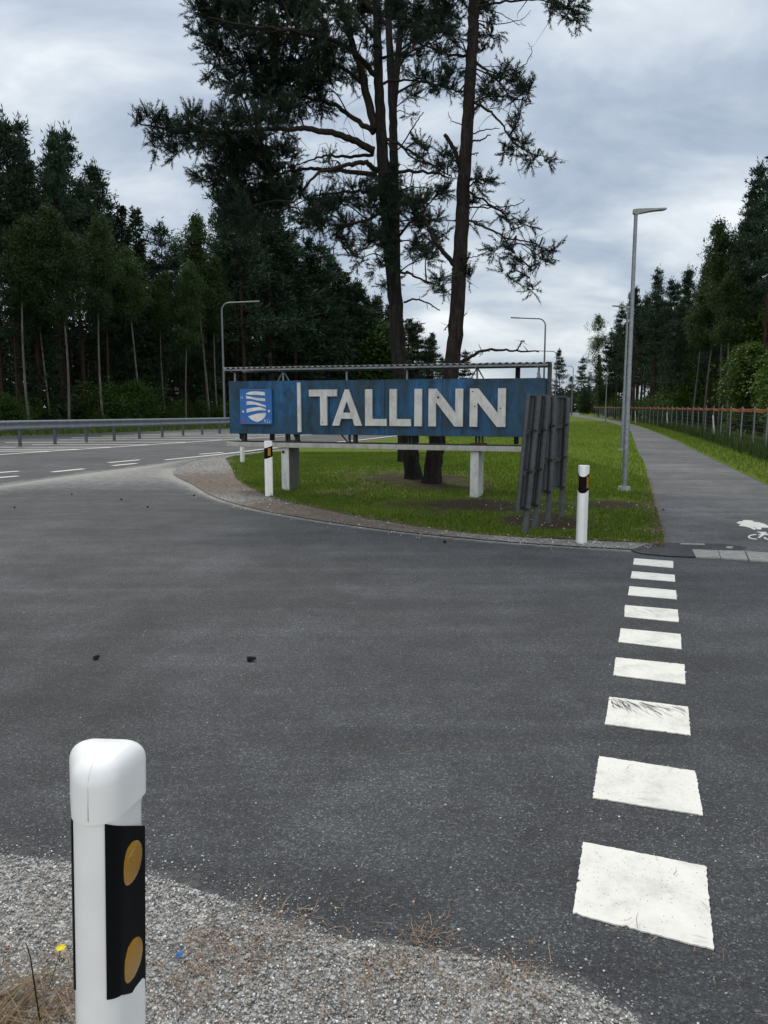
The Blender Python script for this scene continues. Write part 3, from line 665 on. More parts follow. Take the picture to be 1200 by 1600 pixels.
def marker_post(loc, H, yaw, label, big=None):
    root = empty('marker_post', loc, yaw); tag(root, label, 'marker post', 'roadside marker posts')
    m = MB()
    if big:
        zt, zb = big; dent = section(dent=.006)
        f = lambda k: SEC + (dent - SEC) * k
        loft(m, [(SEC, -.05), (SEC, zb - .045), (f(.3), zb - .035), (f(.8), zb - .012), (f(1), zb - .004), (f(1), zt + .004), (f(.8), zt + .012), (f(.3), zt + .026), (SEC, zt + .034), (SEC, H - .09)], capbot=False)
        m.build('body', MAT['white_plastic'], root, auto=35)
        c = MB(); loft(c, cap_secs(H, .098, .0025), capbot=False)
        cap = c.build('cap', MAT['white_plastic'], root, auto=40)
        # seam across the cap
        S = section(.0025); i0 = int(np.argmax(S @ np.array([.45, 1]))); i1 = (i0 + 48) % 96; cc_ = np.array([-.008, -.035])
        sm = MB(); pl_ = []
        def capz(f): return -.036 + .032 * math.sin(math.acos(max(-1, min(1, 1 - (1 - f) / .52)))) if f > .48 else -.004 + .0025 * (1 - max(0, f - .38) / .1 if f > .38 else 1) + (.0015 * (1 - f / .38) if f < .38 else 0)
        for ii, fs_ in ((i0, np.linspace(1, 0, 22)), (i1, np.linspace(0, 1, 22)[1:])):
            for f in fs_: pl_.append((*(cc_ + (S[ii] - cc_) * f), H + capz(f) - .0004))
        p0 = S[i0]; pl_ = [(p0[0], p0[1], H - .09), (p0[0], p0[1], H - .05)] + pl_
        sm.tube(pl_, .0009, 6); sm.build('seam', simple('seam_grey', (.66, .67, .66), .5, var=.05), cap, True)
        # reflector plates on both flat sides
        def plate(nv, tv, lens, name='reflector_plate'):
            w0, w1 = (-.018, .079); base = nv * (R0 - (.006 if lens else 0)); mm = MB(); th = .0035
            if lens:
                # plate follows the nose curve, then the flat
                prof = [];
                for k in range(7):
                    ang = math.radians(57 - 46 * (1 - k / 6)); d = np.array([-math.sin(ang), math.cos(ang)]); prof.append(d * (R0 + .0022))
                prof += [nv * (R0 - .0005) + tv * .02, nv * (R0 - .0015) + tv * .045, nv * (R0 - .0022) + tv * .081]
            else:
                prof = [nv * (R0 + .0022) + tv * t for t in (.0, .03, .06, .088)]
            n = len(prof); inn = [p * .93 for p in prof]
            slope = lambda i: (.0, )[0]
            ln = [0] + [float(np.linalg.norm(prof[i] - prof[i - 1])) for i in range(1, n)]; ln = np.cumsum(ln) / sum(ln)
            zt_ = [zt + .026 - .018 * min(1, f / .3) - .045 * max(0, (f - .3) / .7) for f in ln]; zb_ = [zb + .004 - .012 * math.sin(min(1, f / .5) * math.pi / 2) - .054 * max(0, (f - .25) / .75) for f in ln]
            vs = [(*p, z) for p, z in zip(prof, zt_)] + [(*p, z) for p, z in zip(prof, zb_)] + [(*p, z) for p, z in zip(inn, zt_)] + [(*p, z) for p, z in zip(inn, zb_)]
            fs = []
            for i in range(n - 1):
                fs += [(i, i + 1, n + i + 1, n + i), (2 * n + i, 3 * n + i, 3 * n + i + 1, 2 * n + i + 1), (i, 2 * n + i, 2 * n + i + 1, i + 1), (n + i, n + i + 1, 3 * n + i + 1, 3 * n + i)]
            fs += [(0, n, 3 * n, 2 * n), (n - 1, 3 * n - 1, 4 * n - 1, 2 * n - 1)]
            mm.add(vs, fs); return mm.build(name, MAT['black_plastic'], root, auto=40)
        pl = plate(N1, T1, True)
        for zc in (zt - .076, zb + .030):
            lm = MB(); cc = N1 * (R0 - .0012) + T1 * .033; ring = []
            nn = 32; rx = .034; vs = []
            lev = [(1.0, -.002), (1.0, .0012), (.93, .0026), (.6, .0038), (.25, .0044)]
            for f, off in lev:
                for k in range(nn):
                    a = 2 * math.pi * k / nn; p = cc + N1 * off + T1 * rx * f * math.cos(a); vs.append((p[0], p[1], zc + .0355 * f * math.sin(a)))
            fs = [(i * nn + k, i * nn + (k + 1) % nn, (i + 1) * nn + (k + 1) % nn, (i + 1) * nn + k) for i in range(len(lev) - 1) for k in range(nn)] + [tuple((len(lev) - 1) * nn + k for k in range(nn))]
            lm.add(vs, fs); lm.build('reflector', MAT['amber'], pl, auto=40)
        plate(N2, T2, False)
    else:
        loft(m, [(SEC, -.05), (SEC, H - .01)] + [(np.array([-.008, -.035]) + (SEC - [-.008, -.035]) * f, H - z) for f, z in ((.97, .004), (.85, .001), (.3, 0))], capbot=False)
        m.build('body', MAT['white_plastic'], root, auto=35)
        S = section(.0022); z0 = H - .30; z1 = H - .12; sl = np.clip((.041 - S[:, 1]) / .14, 0, 1) * .055
        b = MB(); loft(b, [(S, z0 + sl), (S, z1 + sl)], captop=False, capbot=False); band = b.build('black_band', MAT['black_plastic'], root, auto=35)
        for nv, tv, k in ((N1, T1, 0), (N2, T2, 1)):
            r = MB(); p0 = nv * (R0 + .0028) + tv * .012; p1 = nv * (R0 + .0028) + tv * .06; pc = (p0 + p1) / 2
            ang = math.atan2((p1 - p0)[1], (p1 - p0)[0]); r.box((pc[0], pc[1], (z0 + z1) / 2 + .024), (np.linalg.norm(p1 - p0), .004, .125), Matrix.Rotation(ang, 4, 'Z'), bev=.001)
            r.build('reflector', MAT['amber'], band)
    return root
pY = 1.165; top = P(166, 1172, pY); fx = P(163, 1400, pY)[0]
zt = P(200, 1292, pY - .0)[2]; zb = P(200, 1540, pY)[2]
view_yaw = lambda x, y: math.atan2(-x, -y) * -1 + 0        # turns the section's nose (+y) towards the camera
def face(x, y): return math.atan2(-y, -x) - math.pi / 2
TILT = math.radians(2.2); fpost = marker_post((fx - .034, pY, 0), top[2] - .008, face(fx, pY), 'white plastic marker post close up with two round amber reflectors', (zt, zb))
fpost.rotation_euler = (Matrix.Rotation(TILT, 3, 'Y') @ Matrix.Rotation(face(fx, pY), 3, 'Z')).to_euler()
rp = G(907, 850); marker_post(tuple(rp), .865, face(rp[0], rp[1]) + math.radians(8), 'white marker post with black band standing between back-turned signs and lamp')
lp = G(418, 776); marker_post(tuple(lp), .935, face(lp[0], lp[1]) - math.radians(48), 'white marker post standing in front of the left concrete pillar')
l2 = G(378, 724); marker_post(tuple(l2), .93, face(l2[0], l2[1]), 'white marker post half hidden behind the left end of the sign beam')

# ------------------------------------------------------------------ town sign
ANG = math.radians(-18.5); SD = np.array([math.cos(ang := ANG), math.sin(ang)]); SN = np.array([SD[1], -SD[0]])     # along, and out of the front face
SB = G(747, 779)[:2]
def SP(px, py, off=0.0):
    n = SN; b = SB + SN * off; r = ray(px, py); k = (b @ n) / (r[:2] @ n); p = r * k + np.array([0, 0, EYE]); return float((p[:2] - b) @ SD), float(p[2])
sign = empty('town_sign', (SB[0], SB[1], 0), ANG)
tag(sign, 'long weathered blue town name sign on two concrete pillars', 'sign')
U0, U1, Z0, Z1, DP = SP(357, 600)[0], SP(851, 600)[0], 1.012, 1.946, .42
# local frame: x along, y = away from the viewer (front face at y=0)
m = MB(); ws = [U0, U0 + .36, -2.62, -1.62, -.62, .32, U1]
ws = sorted(ws)
for a, b in zip(ws[:-1], ws[1:]): m.box(((a + b) / 2, DP / 2 - .0, (Z0 + Z1) / 2), (b - a - .004, DP, Z1 - Z0 - random.uniform(0, .006)), bev=.004)
panel = m.build('panel', MAT['blue'], sign)
for u in ws[1:-1]:
    m = MB(); m.box((u, .03, (Z0 + Z1) / 2), (.02, .04, Z1 - Z0 - .03)); m.build('seam', MAT['dark_iron'], panel)
def letter(name, polys, parent, mat, y0, y1):
    mm = MB(); R = Matrix.Rotation(math.pi / 2, 4, 'X')
    for pl in polys: mm.prism([(u, z) for u, z in pl], -y1, -y0, Matrix.Rotation(math.pi / 2, 4, 'X'))
    return mm.build(name, mat, parent)
ZT, ZBt = SP(620, 608.3)[1], SP(620, 665.5)[1]
zT, zB = 1.800, 1.200
zT = (SP(500, 608.5)[1] + SP(790, 607)[1]) / 2; zB = (SP(505, 664.3)[1] + SP(780, 667.3)[1]) / 2
UX = lambda zx, base=340: SP(base + zx / 4, 636)[0]
def rect(a, b, c, d): return [(a, c), (b, c), (b, d), (a, d)]
th = (zT - zB) * .19
def T_(x0, x1, s0, s1): return [[(x0, zT), (x0, zT - th), (s0, zT - th), (s0, zB), (s1, zB), (s1, zT - th), (x1, zT - th), (x1, zT)]]
def L_(x0, x1, w): return [[(x0, zT), (x0, zB), (x1, zB), (x1, zB + th), (x0 + w, zB + th), (x0 + w, zT)]]
def N_(x0, x1, w): return [[(x0, zB), (x0, zT), (x0 + w * 1.08, zT), (x1 - w, zB + (zT - zB) * .36), (x1 - w, zT), (x1, zT), (x1, zB), (x1 - w * 1.08, zB), (x0 + w, zT - (zT - zB) * .36), (x0 + w, zB)]]
def A_(x0, x1):
    W = x1 - x0; h = zT - zB; g = lambda u, v: (x0 + u * W, zB + v * h)
    return [[g(0, 0), g(.44, 1), g(.56, 1), g(.55, .68), g(.50, .68), g(.36, .36), g(.36, .19), g(.30, .19), g(.24, 0)],
            [g(.56, 1), g(1, 0), g(.76, 0), g(.69, .19), g(.36, .19), g(.36, .36), g(.63, .36), g(.50, .68), g(.55, .68)]]
LW = UX(690) - UX(648)
LET = [T_(UX(580), UX(752), UX(648), UX(690)), A_(UX(722), UX(907)), L_(UX(928), UX(1062), LW), L_(SP(610, 636)[0], SP(643.3, 636)[0], LW), [rect(SP(648.8, 636)[0], SP(660.5, 636)[0], zB, zT)], N_(SP(670.8, 636)[0], SP(724.3, 636)[0], LW), N_(SP(735, 636)[0], SP(790.8, 636)[0], LW)]
LABN = ['T', 'A', 'L', 'L', 'I', 'N', 'N']
for pl in LET:
    letter('letter', pl, sign, MAT['letter_white'], -.055, -.012)
letter('divider_bar', [rect(SP(466.3, 636)[0], SP(471.5, 636)[0], SP(469, 675)[1], SP(469, 598)[1])], sign, MAT['letter_white'], -.05, -.01)
# crest plate
cu0, cu1 = SP(378, 636)[0], SP(426, 636)[0]; cz1, cz0 = SP(400, 608.7)[1], SP(400, 662)[1]
crest = letter('crest_plate', [rect(cu0, cu1, cz0, cz1)], sign, MAT['crest_blue'], -.05, -.002)
rim = MB()
for a in ((cu0, cz1, cu1, cz1), (cu0, cz0, cu0, cz1), (cu1, cz0, cu1, cz1), (cu0, cz0, cu1, cz0)):
    rim.box(((a[0] + a[2]) / 2, -.046, (a[1] + a[3]) / 2), (abs(a[2] - a[0]) + .012, .016, abs(a[3] - a[1]) + .012))
rim.build('crest_rim', simple('crest_rim_blue', (.05, .17, .36), .45), crest)
def cp(l): return [(cu0 + (a - 205) / (468 - 205) * (cu1 - cu0), cz1 - (b - 268) / (553 - 268) * (cz1 - cz0)) for a, b in l]
def smooth_poly(l, n=5):
    return [tuple(p) for p in spline([(*a, 0) for a in l], n)]
STR = [[(255, 300), (290, 286), (340, 282), (415, 290), (418, 318), (340, 312), (290, 311), (255, 306)], [(255, 320), (300, 329), (350, 339), (418, 342), (418, 367), (350, 358), (300, 346), (255, 343)], [(258, 366), (300, 365), (350, 376), (420, 400), (422, 416), (370, 402), (320, 392), (258, 397)], [(258, 430), (310, 419), (370, 413), (420, 430), (420, 442), (370, 440), (310, 449), (258, 460)], [(270, 490), (340, 470), (420, 460), (423, 475), (408, 504), (382, 524), (346, 540), (312, 527), (284, 508)]]
for s in STR: letter('crest_stripe', [cp(s)], crest, MAT['crest_white'], -.056, -.0495)
circ = lambda x, y, r: [(x + r * math.cos(a), y + r * math.sin(a)) for a in np.linspace(0, 2 * math.pi, 16, endpoint=False)]
for x, y in ((228, 452), (448, 447)): letter('crest_dot', [cp(circ(x, y, 10))], crest, MAT['crest_white'], -.056, -.0495)
CMK = [cp(x) for x in ([(210, 322), (214, 322), (214, 345), (210, 345)], [(222, 322), (226, 322), (226, 345), (222, 345)], [(214, 331), (222, 331), (222, 335), (214, 335)], [(402, 545), (408, 515), (414, 515), (424, 545), (418, 545), (411, 525), (407, 545)], [(428, 520), (440, 514), (440, 520), (433, 524), (440, 545), (428, 545), (428, 540), (434, 540)], [(446, 528), (462, 528), (462, 533), (446, 533)], [(446, 538), (458, 538), (458, 545), (446, 545)])]
FW = simple('faded_white', (.35, .45, .6), .5)
letter('crest_mark', CMK[:3], crest, FW, -.055, -.0495)
for c_ in CMK[3:]: letter('crest_mark', [c_], crest, FW, -.055, -.0495)
letter('crest_badge', [cp([(222, 518), (243, 518), (243, 538), (232, 548), (222, 538)])], crest, MAT['red'], -.055, -.0495)
# letter bolts / holes
for px, py in ((506.5, 660), (686, 621), (740, 612), (783, 638), (743, 635)):
    u, z = SP(px, py); hb = MB(); hb.tube([(u, -.052, z), (u, -.0575, z)], .012 if px != 686 else .02, 8); hb.build('bolt', MAT['dark_iron'], sign)
# beam, pillars, brackets, roof
bu0 = SP(356, 690)[0]
m = MB(); m.box(((bu0 + U1) / 2, .12, .822), (U1 - bu0, .34, .085), bev=.01); m.build('beam', MAT['beam'], sign)
m = MB(); m.box(((bu0 + U1) / 2, .14, .872), (U1 - bu0 - .04, .28, .012)); m.build('rail', MAT['dark_iron'], sign)
for px0, px1, hz in ((440, 452, .78), (734, 747, .78)):
    u0, u1 = SP(px0, 760)[0], SP(px1, 760)[0]
    mm = MB(); mm.box(((u0 + u1) / 2, .225, hz / 2 - .05), (u1 - u0, .44, hz + .1), bev=.008)
    for i, f in enumerate(mm.f):
        pass
    # left pillar: pale front, all other faces darker, by face normal
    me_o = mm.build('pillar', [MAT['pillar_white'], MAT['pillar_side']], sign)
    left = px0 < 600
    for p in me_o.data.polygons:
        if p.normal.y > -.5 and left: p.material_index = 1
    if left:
        pm = MB(); pm.box((u0 + .045, -.006, .70), (.045, .012, .045)); pm.build('number_plate', MAT['dark_iron'], me_o)
for px in [375, 379, 444, 448, 459, 463, 543, 553, 636, 641, 742, 747, 752]:
    u = SP(px, 685)[0]; m = MB(); m.box((u, .10, .945), (.028, .05, .15)); m.build('bracket', MAT['dark_iron'], sign)
for pa, pb in ((371, 379), (531, 541), (456, 462)):
    a, b = SP(pa, 680)[0], SP(pb, 689)[0]; m = MB(); m.tube([(a, .08, 1.012), (b, .08, .88)], .014, 6); m.build('brace', MAT['dark_iron'], sign)
for u, sz, zz in ((SP(745, 690)[0], (.26, .14, .025), .888), (SP(454, 690)[0], (.22, .14, .025), .888), (SP(550, 685)[0] + .02, (.06, .08, .15), .945), (SP(377, 685)[0], (.07, .08, .15), .945)):
    m = MB(); m.box((u, .12, zz), sz); m.build('bracket', MAT['dark_iron'], sign)
# corrugated roof
ru0, ru1 = SP(355, 577)[0], SP(857, 570)[0]; nx = 420; V = []; Fc = []
for j, (y, z) in enumerate(((-.16, 2.172), (.2, 2.185), (.62, 2.20))):
    for i in range(nx + 1):
        u = ru0 + (ru1 - ru0) * i / nx; V.append((u, y, z + .014 * math.sin(u * 2 * math.pi / .105) + .006 * mnoise.noise(Vector((u * 1.7, y, 3)))))
for j in range(2):
    for i in range(nx): Fc.append((j * (nx + 1) + i, j * (nx + 1) + i + 1, (j + 1) * (nx + 1) + i + 1, (j + 1) * (nx + 1) + i))
nv_ = len(V); V2 = [(a, b, c - .004) for a, b, c in V]; F2 = [tuple(nv_ + i for i in f[::-1]) for f in Fc]
E2 = [(i, i + 1, nv_ + i + 1, nv_ + i) for i in range(nx)]
m = MB(); m.add(V + V2, Fc + F2 + E2); roof = m.build('roof', MAT['roof_tin'], sign, smooth=False)
m = MB(); m.box(((ru0 + ru1) / 2, -.12, 2.138), (ru1 - ru0 - .02, .03, .032), bev=.004); m.build('purlin', MAT['galv'], roof)
m = MB(); m.box(((ru0 + ru1) / 2, .55, 2.15), (ru1 - ru0 - .02, .03, .045)); m.build('purlin', MAT['galv'], roof)
for px in (366, 541, 635.5, 841.5):
    u = SP(px, 585)[0]; mm = MB(); mm.box((u, .0 + .03, 2.03), (.03, .03, .175)); mm.tube([(u, .03, 2.10), (u, -.12, 2.118)], .012, 6); mm.build('strut', MAT['galv'], sign)
for px in (441.5, 745):
    u = SP(px, 585)[0]; mm = MB(); mm.box((u, .03, 2.03), (.028, .03, .175))
    for s in (-1, 1): mm.tube([(u + s * .105, .035, 1.945), (u + s * .01, .035, 2.105)], .013, 6)
    mm.tube([(u, .03, 2.10), (u, -.12, 2.118)], .012, 6); mm.build('strut', MAT['galv'], sign)
m = MB(); m.box((U1 + .034, .35, 1.60), (.06, .10, 1.16)); m.build('end_post', MAT['sign_back'], sign)
for u, zc_, hh in ((U1 - .5, 1.5, 1.25), (U0 + .6, 1.5, 1.25), (-1.2, 1.5, 1.25)):
    m = MB(); m.box((u, .50, zc_), (.07, .07, hh)); m.build('rear_post', MAT['dark_iron'], sign)

# ------------------------------------------------------------------ back-turned road signs
def back_sign(a, b, posts, z0, z1, lean, label, zb2=None):
    a = np.array(a); b = np.array(b); d = (b - a) / np.linalg.norm(b - a); W = float(np.linalg.norm(b - a)); ang = math.atan2(d[1], d[0])
    root = empty('road_sign', (a[0], a[1], 0), ang); tag(root, label, 'road sign', 'back-turned road signs')
    Lm = Matrix.Rotation(lean, 4, 'X')     # local x along the board, -y towards the back seen by the camera
    def T(v): return Lm @ Vector(v)
    m = MB(); zc = (z0 + z1) / 2
    m.box(T((W / 2, .035, zc)), (W, .006, z1 - z0), Lm); m.build('board', MAT['sign_back'], root)
    m = MB()
    for x in (.012, W - .012): m.box(T((x, .018, zc)), (.024, .04, z1 - z0), Lm)
    for z in (z0 + .012, z1 - .012): m.box(T((W / 2, .018, z)), (W - .05, .04, .024), Lm)
    m.build('frame', MAT['galv_dark'], root)
    for f in (.33, .68):
        m = MB(); z = z0 + (z1 - z0) * f; m.box(T((W / 2, .012, z)), (W - .05, .06, .05), Lm); m.box(T((W / 2, -.022, z + .022)), (W - .05, .014, .006), Lm); m.build('rail', MAT['galv_dark'], root)
    m = MB()
    for i in range(1, 5): m.box(T((W * i / 5, .026, zc)), (.022, .014, z1 - z0 - .06), Lm)
    m.build('stiffener', MAT['sign_back'], root)
    for x in posts:
        m = MB(); m.tube([T((x, -.05, -.12)), T((x, -.05, z1 - .02))], .037, 14); m.build('post', MAT['sign_back'], root, auto=50)
        for f in (.0, .33, .68): cl = MB(); cl.box(T((x, -.03, z0 + .02 + (z1 - z0) * f)), (.10, .10, .025), Lm); cl.build('clamp', MAT['dark_iron'], root)
    return root
B1, B4 = G(813, 836)[:2], G(872, 808)[:2]
bd = (B4 - B1) / np.linalg.norm(B4 - B1)
a0 = B1 - bd * .16
back_sign(a0, a0 + bd * .80, (.17, .55), .30, 1.645, math.radians(4.2), 'grey back of the nearer leaning road sign on two posts')
b0 = B1 + bd * .74
back_sign(b0, B4 + bd * .12, (.24, .90), .40, 1.64, math.radians(1.4), 'grey back of the farther upright road sign beside the leaning one')

# ------------------------------------------------------------------ lamps
def path_lamp(x, y, h, head_dir, label, near=False):
    root = empty('street_lamp', (x, y, 0)); tag(root, label, 'street lamp', 'straight lamps along the path')
    m = MB(); m.tube([(0, 0, -.1), (0, 0, .045), (0, 0, .05), (0, 0, .115)], [.112, .112, .112, .10], 18); m.build('footing', MAT['concrete'], root, auto=40)
    m = MB(); m.tube([(0, 0, .1), (0, 0, 1.35), (0, 0, 1.37), (0, 0, h)], [.049, .048, .040, .030], 16); m.build('pole', MAT['galv'], root, auto=40)
    if near:
        m = MB(); m.box((0, -.045, .62), (.06, .02, .26), bev=.006); m.build('service_door', MAT['galv'], root)
    m = MB(); s = head_dir
    prof = [(-.045, -.05, .018), (.0, -.07, .022), (.06, -.05, .024), (.16, -.03, .026), (.24, -.015, .028), (.34, -.002, .03), (.46, .008, .036), (.50, .016, .036)]
    vs = []; fs = []; n = len(prof)
    for k, (px, zl, zh) in enumerate(prof):
        w = .04 + .03 * min(1, max(0, (px + .05) / .2)); w = w if k < n - 1 else .05
        vs += [(s * px, -w, h + zl + .02), (s * px, w, h + zl + .02), (s * px, w * .8, h + zh + .02), (s * px, -w * .8, h + zh + .02)]
    for k in range(n - 1):
        for e in range(4): fs.append((k * 4 + e, k * 4 + (e + 1) % 4, (k + 1) * 4 + (e + 1) % 4, (k + 1) * 4 + e))
    fs += [(3, 2, 1, 0), tuple((n - 1) * 4 + e for e in range(4))]
    m.add(vs, fs); m.build('lamp_head', MAT['lamp_head'], root)
    return root
lb = G(975, 770); path_lamp(lb[0], lb[1], P(991, 331, lb[1])[2], 1, 'tall straight grey path lamp on a concrete footing beside the path', True)
c = P(981, 480, 25.4); path_lamp(c[0], c[1], c[2], -1, 'straight path lamp standing directly behind the near path lamp')
c = P(948.6, 583, 64); path_lamp(c[0], c[1], c[2], 1, 'thin straight lamp farther along the path before the orange netting')
c = P(894, 591, 106); path_lamp(c[0], c[1], 4.9, 1, 'farthest thin straight lamp where the path bends')
def road_lamp(x, y, h, arm, s, rot, label):
    root = empty('road_lamp', (x, y, 0), rot); tag(root, label, 'street lamp', 'curved arm lamps along the main road')
    r = .55; pts = [(0, 0, -.1), (0, 0, h * .5), (0, 0, h - r)] + [(s * (r - r * math.cos(a)), 0, h - r + r * math.sin(a)) for a in np.linspace(.25, math.pi / 2, 6)] + [(s * arm * .75, 0, h + .05)]
    m = MB(); m.tube(pts, [.09, .075, .06] + [.05] * 6 + [.045], 10); m.build('pole', MAT['far_steel'], root, auto=50)
    m = MB(); m.box((s * (arm * .75 + .35), 0, h + .07), (.75, .26, .09), Matrix.Rotation(-s * .05, 4, 'Y'), bev=.03); m.build('lamp_head', MAT['lamp_head'], root)
    return root
c = P(346, 473, 54); road_lamp(c[0], c[1], c[2], 2.5, 1, 0, 'curved arm lamp rising behind the guardrail by the dark forest')
for px, ty, Y, lab in ((852.5, 498, 62, 'nearest curved arm lamp rising behind the right end of the town sign'), (870, 549, 98, 'second curved arm lamp beyond the sign, arm over the road'), (896, 572, 132, 'farthest curved arm lamp close to where the road disappears')):
    c = P(px, ty, Y); road_lamp(c[0], c[1], c[2], 2.7, -1, 0, lab)

# ------------------------------------------------------------------ guardrail
g0, g1 = G(34, 698)[:2], G(345, 677.3)[:2]; gd = (g1 - g0) / np.linalg.norm(g1 - g0); gl = np.linalg.norm(g1 - g0)
rail = empty('guardrail', (g0[0], g0[1], 0), math.atan2(gd[1], gd[0])); tag(rail, 'galvanised steel guardrail along the hatched centre of the main road', 'guardrail')
prof = [(0, .98), (-.02, .965), (-.055, .93), (-.055, .89), (-.015, .855), (-.01, .80), (-.015, .745), (-.055, .71), (-.055, .67), (-.02, .64), (0, .62)]
sp_ = gl / 8
m = MB(); xs = [-4.2 * sp_, 0, 8 * sp_, 12.5 * sp_]; vs = []; fs = []; n = len(prof)
for x in xs:
    zz = -.10 * min(1, max(0, x / (8 * sp_)))
    vs += [(x, y, z + zz) for y, z in prof] + [(x, y + .006, z + zz) for y, z in prof]
for i in range(len(xs) - 1):
    b, d = i * 2 * n, (i + 1) * 2 * n
    for k in range(n - 1): fs += [(b + k, b + k + 1, d + k + 1, d + k), (b + n + k, d + n + k, d + n + k + 1, b + n + k + 1)]
m.add(vs, fs); m.build('beam', MAT['galv'], rail, auto=50)
for i in range(-4, 13):
    m = MB(); m.box((i * sp_, .07, .44), (.055, .12, .92), bev=.004); m.box((i * sp_, .0 + .02, .80), (.09, .05, .2)); m.build('post', MAT['galv_dark'], rail)

# ------------------------------------------------------------------ fence with orange netting
fence = empty('wire_fence', (FENCE[0][0], FENCE[0][1], 0)); tag(fence, 'long wire fence on thin grey posts beside the path', 'fence')
def along(line, step):
    L = np.r_[0, np.cumsum(np.linalg.norm(np.diff(line, axis=0), axis=1))]; s = np.arange(0, L[-1], step)
    return np.c_[np.interp(s, L, line[:, 0]), np.interp(s, L, line[:, 1])]
fp = along(FENCE, 2.25)[:46]; o0 = FENCE[0]
for i, p in enumerate(fp):
    m = MB(); q2 = p - o0; lx = random.gauss(0, .018); m.tube([(q2[0], q2[1], -.2), (q2[0] + lx, q2[1], 1.50 + random.uniform(-.02, .05))], .028, 8); m.build('post', MAT['galv'], fence)
    if i in (6, 12, 20, 28): 
        m = MB(); m.tube([(q2[0] - .1, q2[1] - .55, 0), (q2[0], q2[1], 1.1)], .03, 8); m.build('brace', MAT['letter_white'], fence)
m = MB()
for z in (.12, .3, .48, .66, .84, 1.02, 1.2, 1.36): m.tube([(p[0] - o0[0], p[1] - o0[1], z) for p in fp], .0035, 4)
for p in along(FENCE, .30)[:200]: m.tube([(p[0] - o0[0], p[1] - o0[1], .05), (p[0] - o0[0], p[1] - o0[1], 1.36)], .002, 3)
m.build('wire', MAT['wire'], fence)
# netting gathered along the top
nl = along(FENCE, .09)[:1160]; V = []; T = []; shd = []
for i, p in enumerate(nl):
    ph = (i * .09 % 2.25) / 2.25; sag = .05 * math.sin(ph * math.pi) + .02 * mnoise.noise(Vector((i * .05, 0, 0)))
    t = (nl[min(i + 1, len(nl) - 1)] - nl[max(i - 1, 0)]); t = t / np.linalg.norm(t); nv = np.array([t[1], -t[0]])
    hh = .12 + .035 * mnoise.noise(Vector((i * .11, 4, 0)))
    for k in range(7):
        a = k / 6; off = .035 * math.sin(k * 2.1 + .8 * mnoise.noise(Vector((i * .13, k, 1)))) + .015 * mnoise.noise(Vector((i * .3, k, 7)))
        V.append((p[0] + nv[0] * off, p[1] + nv[1] * off, 1.46 - sag - hh * a + .012 * mnoise.noise(Vector((i * .4, k, 2)))))
for i in range(len(nl) - 1):
    for k in range(6): T.append((i * 7 + k, (i + 1) * 7 + k, (i + 1) * 7 + k + 1, i * 7 + k + 1)); shd.append(.5 + .4 * mnoise.noise(Vector((i * .2, k * .9, 5))))
tag(link('safety_netting', arr_mesh('safety_netting', V, T, shd, 4), MAT['orange'], smooth=True), 'orange safety netting gathered along the top of the wire fence', 'netting')

# ------------------------------------------------------------------ near pines
def unit(a): return a / (np.linalg.norm(a, axis=-1, keepdims=True) + 1e-9)
def needles_mesh(p, a, K=13, L=.064, w=.0095, shoot=.08, spread=.8):
    """K needles round each shoot p with axis a"""
    n = len(p); ref = unit(np.cross(a, RNG.normal(size=(n, 3)))); b2 = np.cross(a, ref)
    ph = RNG.uniform(0, 6.28, (n, K)); s = RNG.random((n, K)); sprd = spread * RNG.uniform(.55, 1.15, (n, K))
    rad = ref[:, None] * np.cos(ph)[..., None] + b2[:, None] * np.sin(ph)[..., None]
    d = a[:, None] * np.cos(sprd)[..., None] + rad * np.sin(sprd)[..., None]
    o = p[:, None] + a[:, None] * (s * shoot)[..., None]
    tgt = np.cross(d, RNG.normal(size=(n, K, 3))); tgt = unit(tgt) * w / 2
    LL = (L * RNG.uniform(.7, 1.15, (n, K)))[..., None]
    V = np.stack([o - tgt, o + tgt, o + d * LL], 2).reshape(-1, 3)
    sh = np.repeat(np.clip(RNG.normal(.45, .2, n), 0, 1), K) + RNG.normal(0, .08, n * K)
    return V, np.clip(sh, 0, 1)
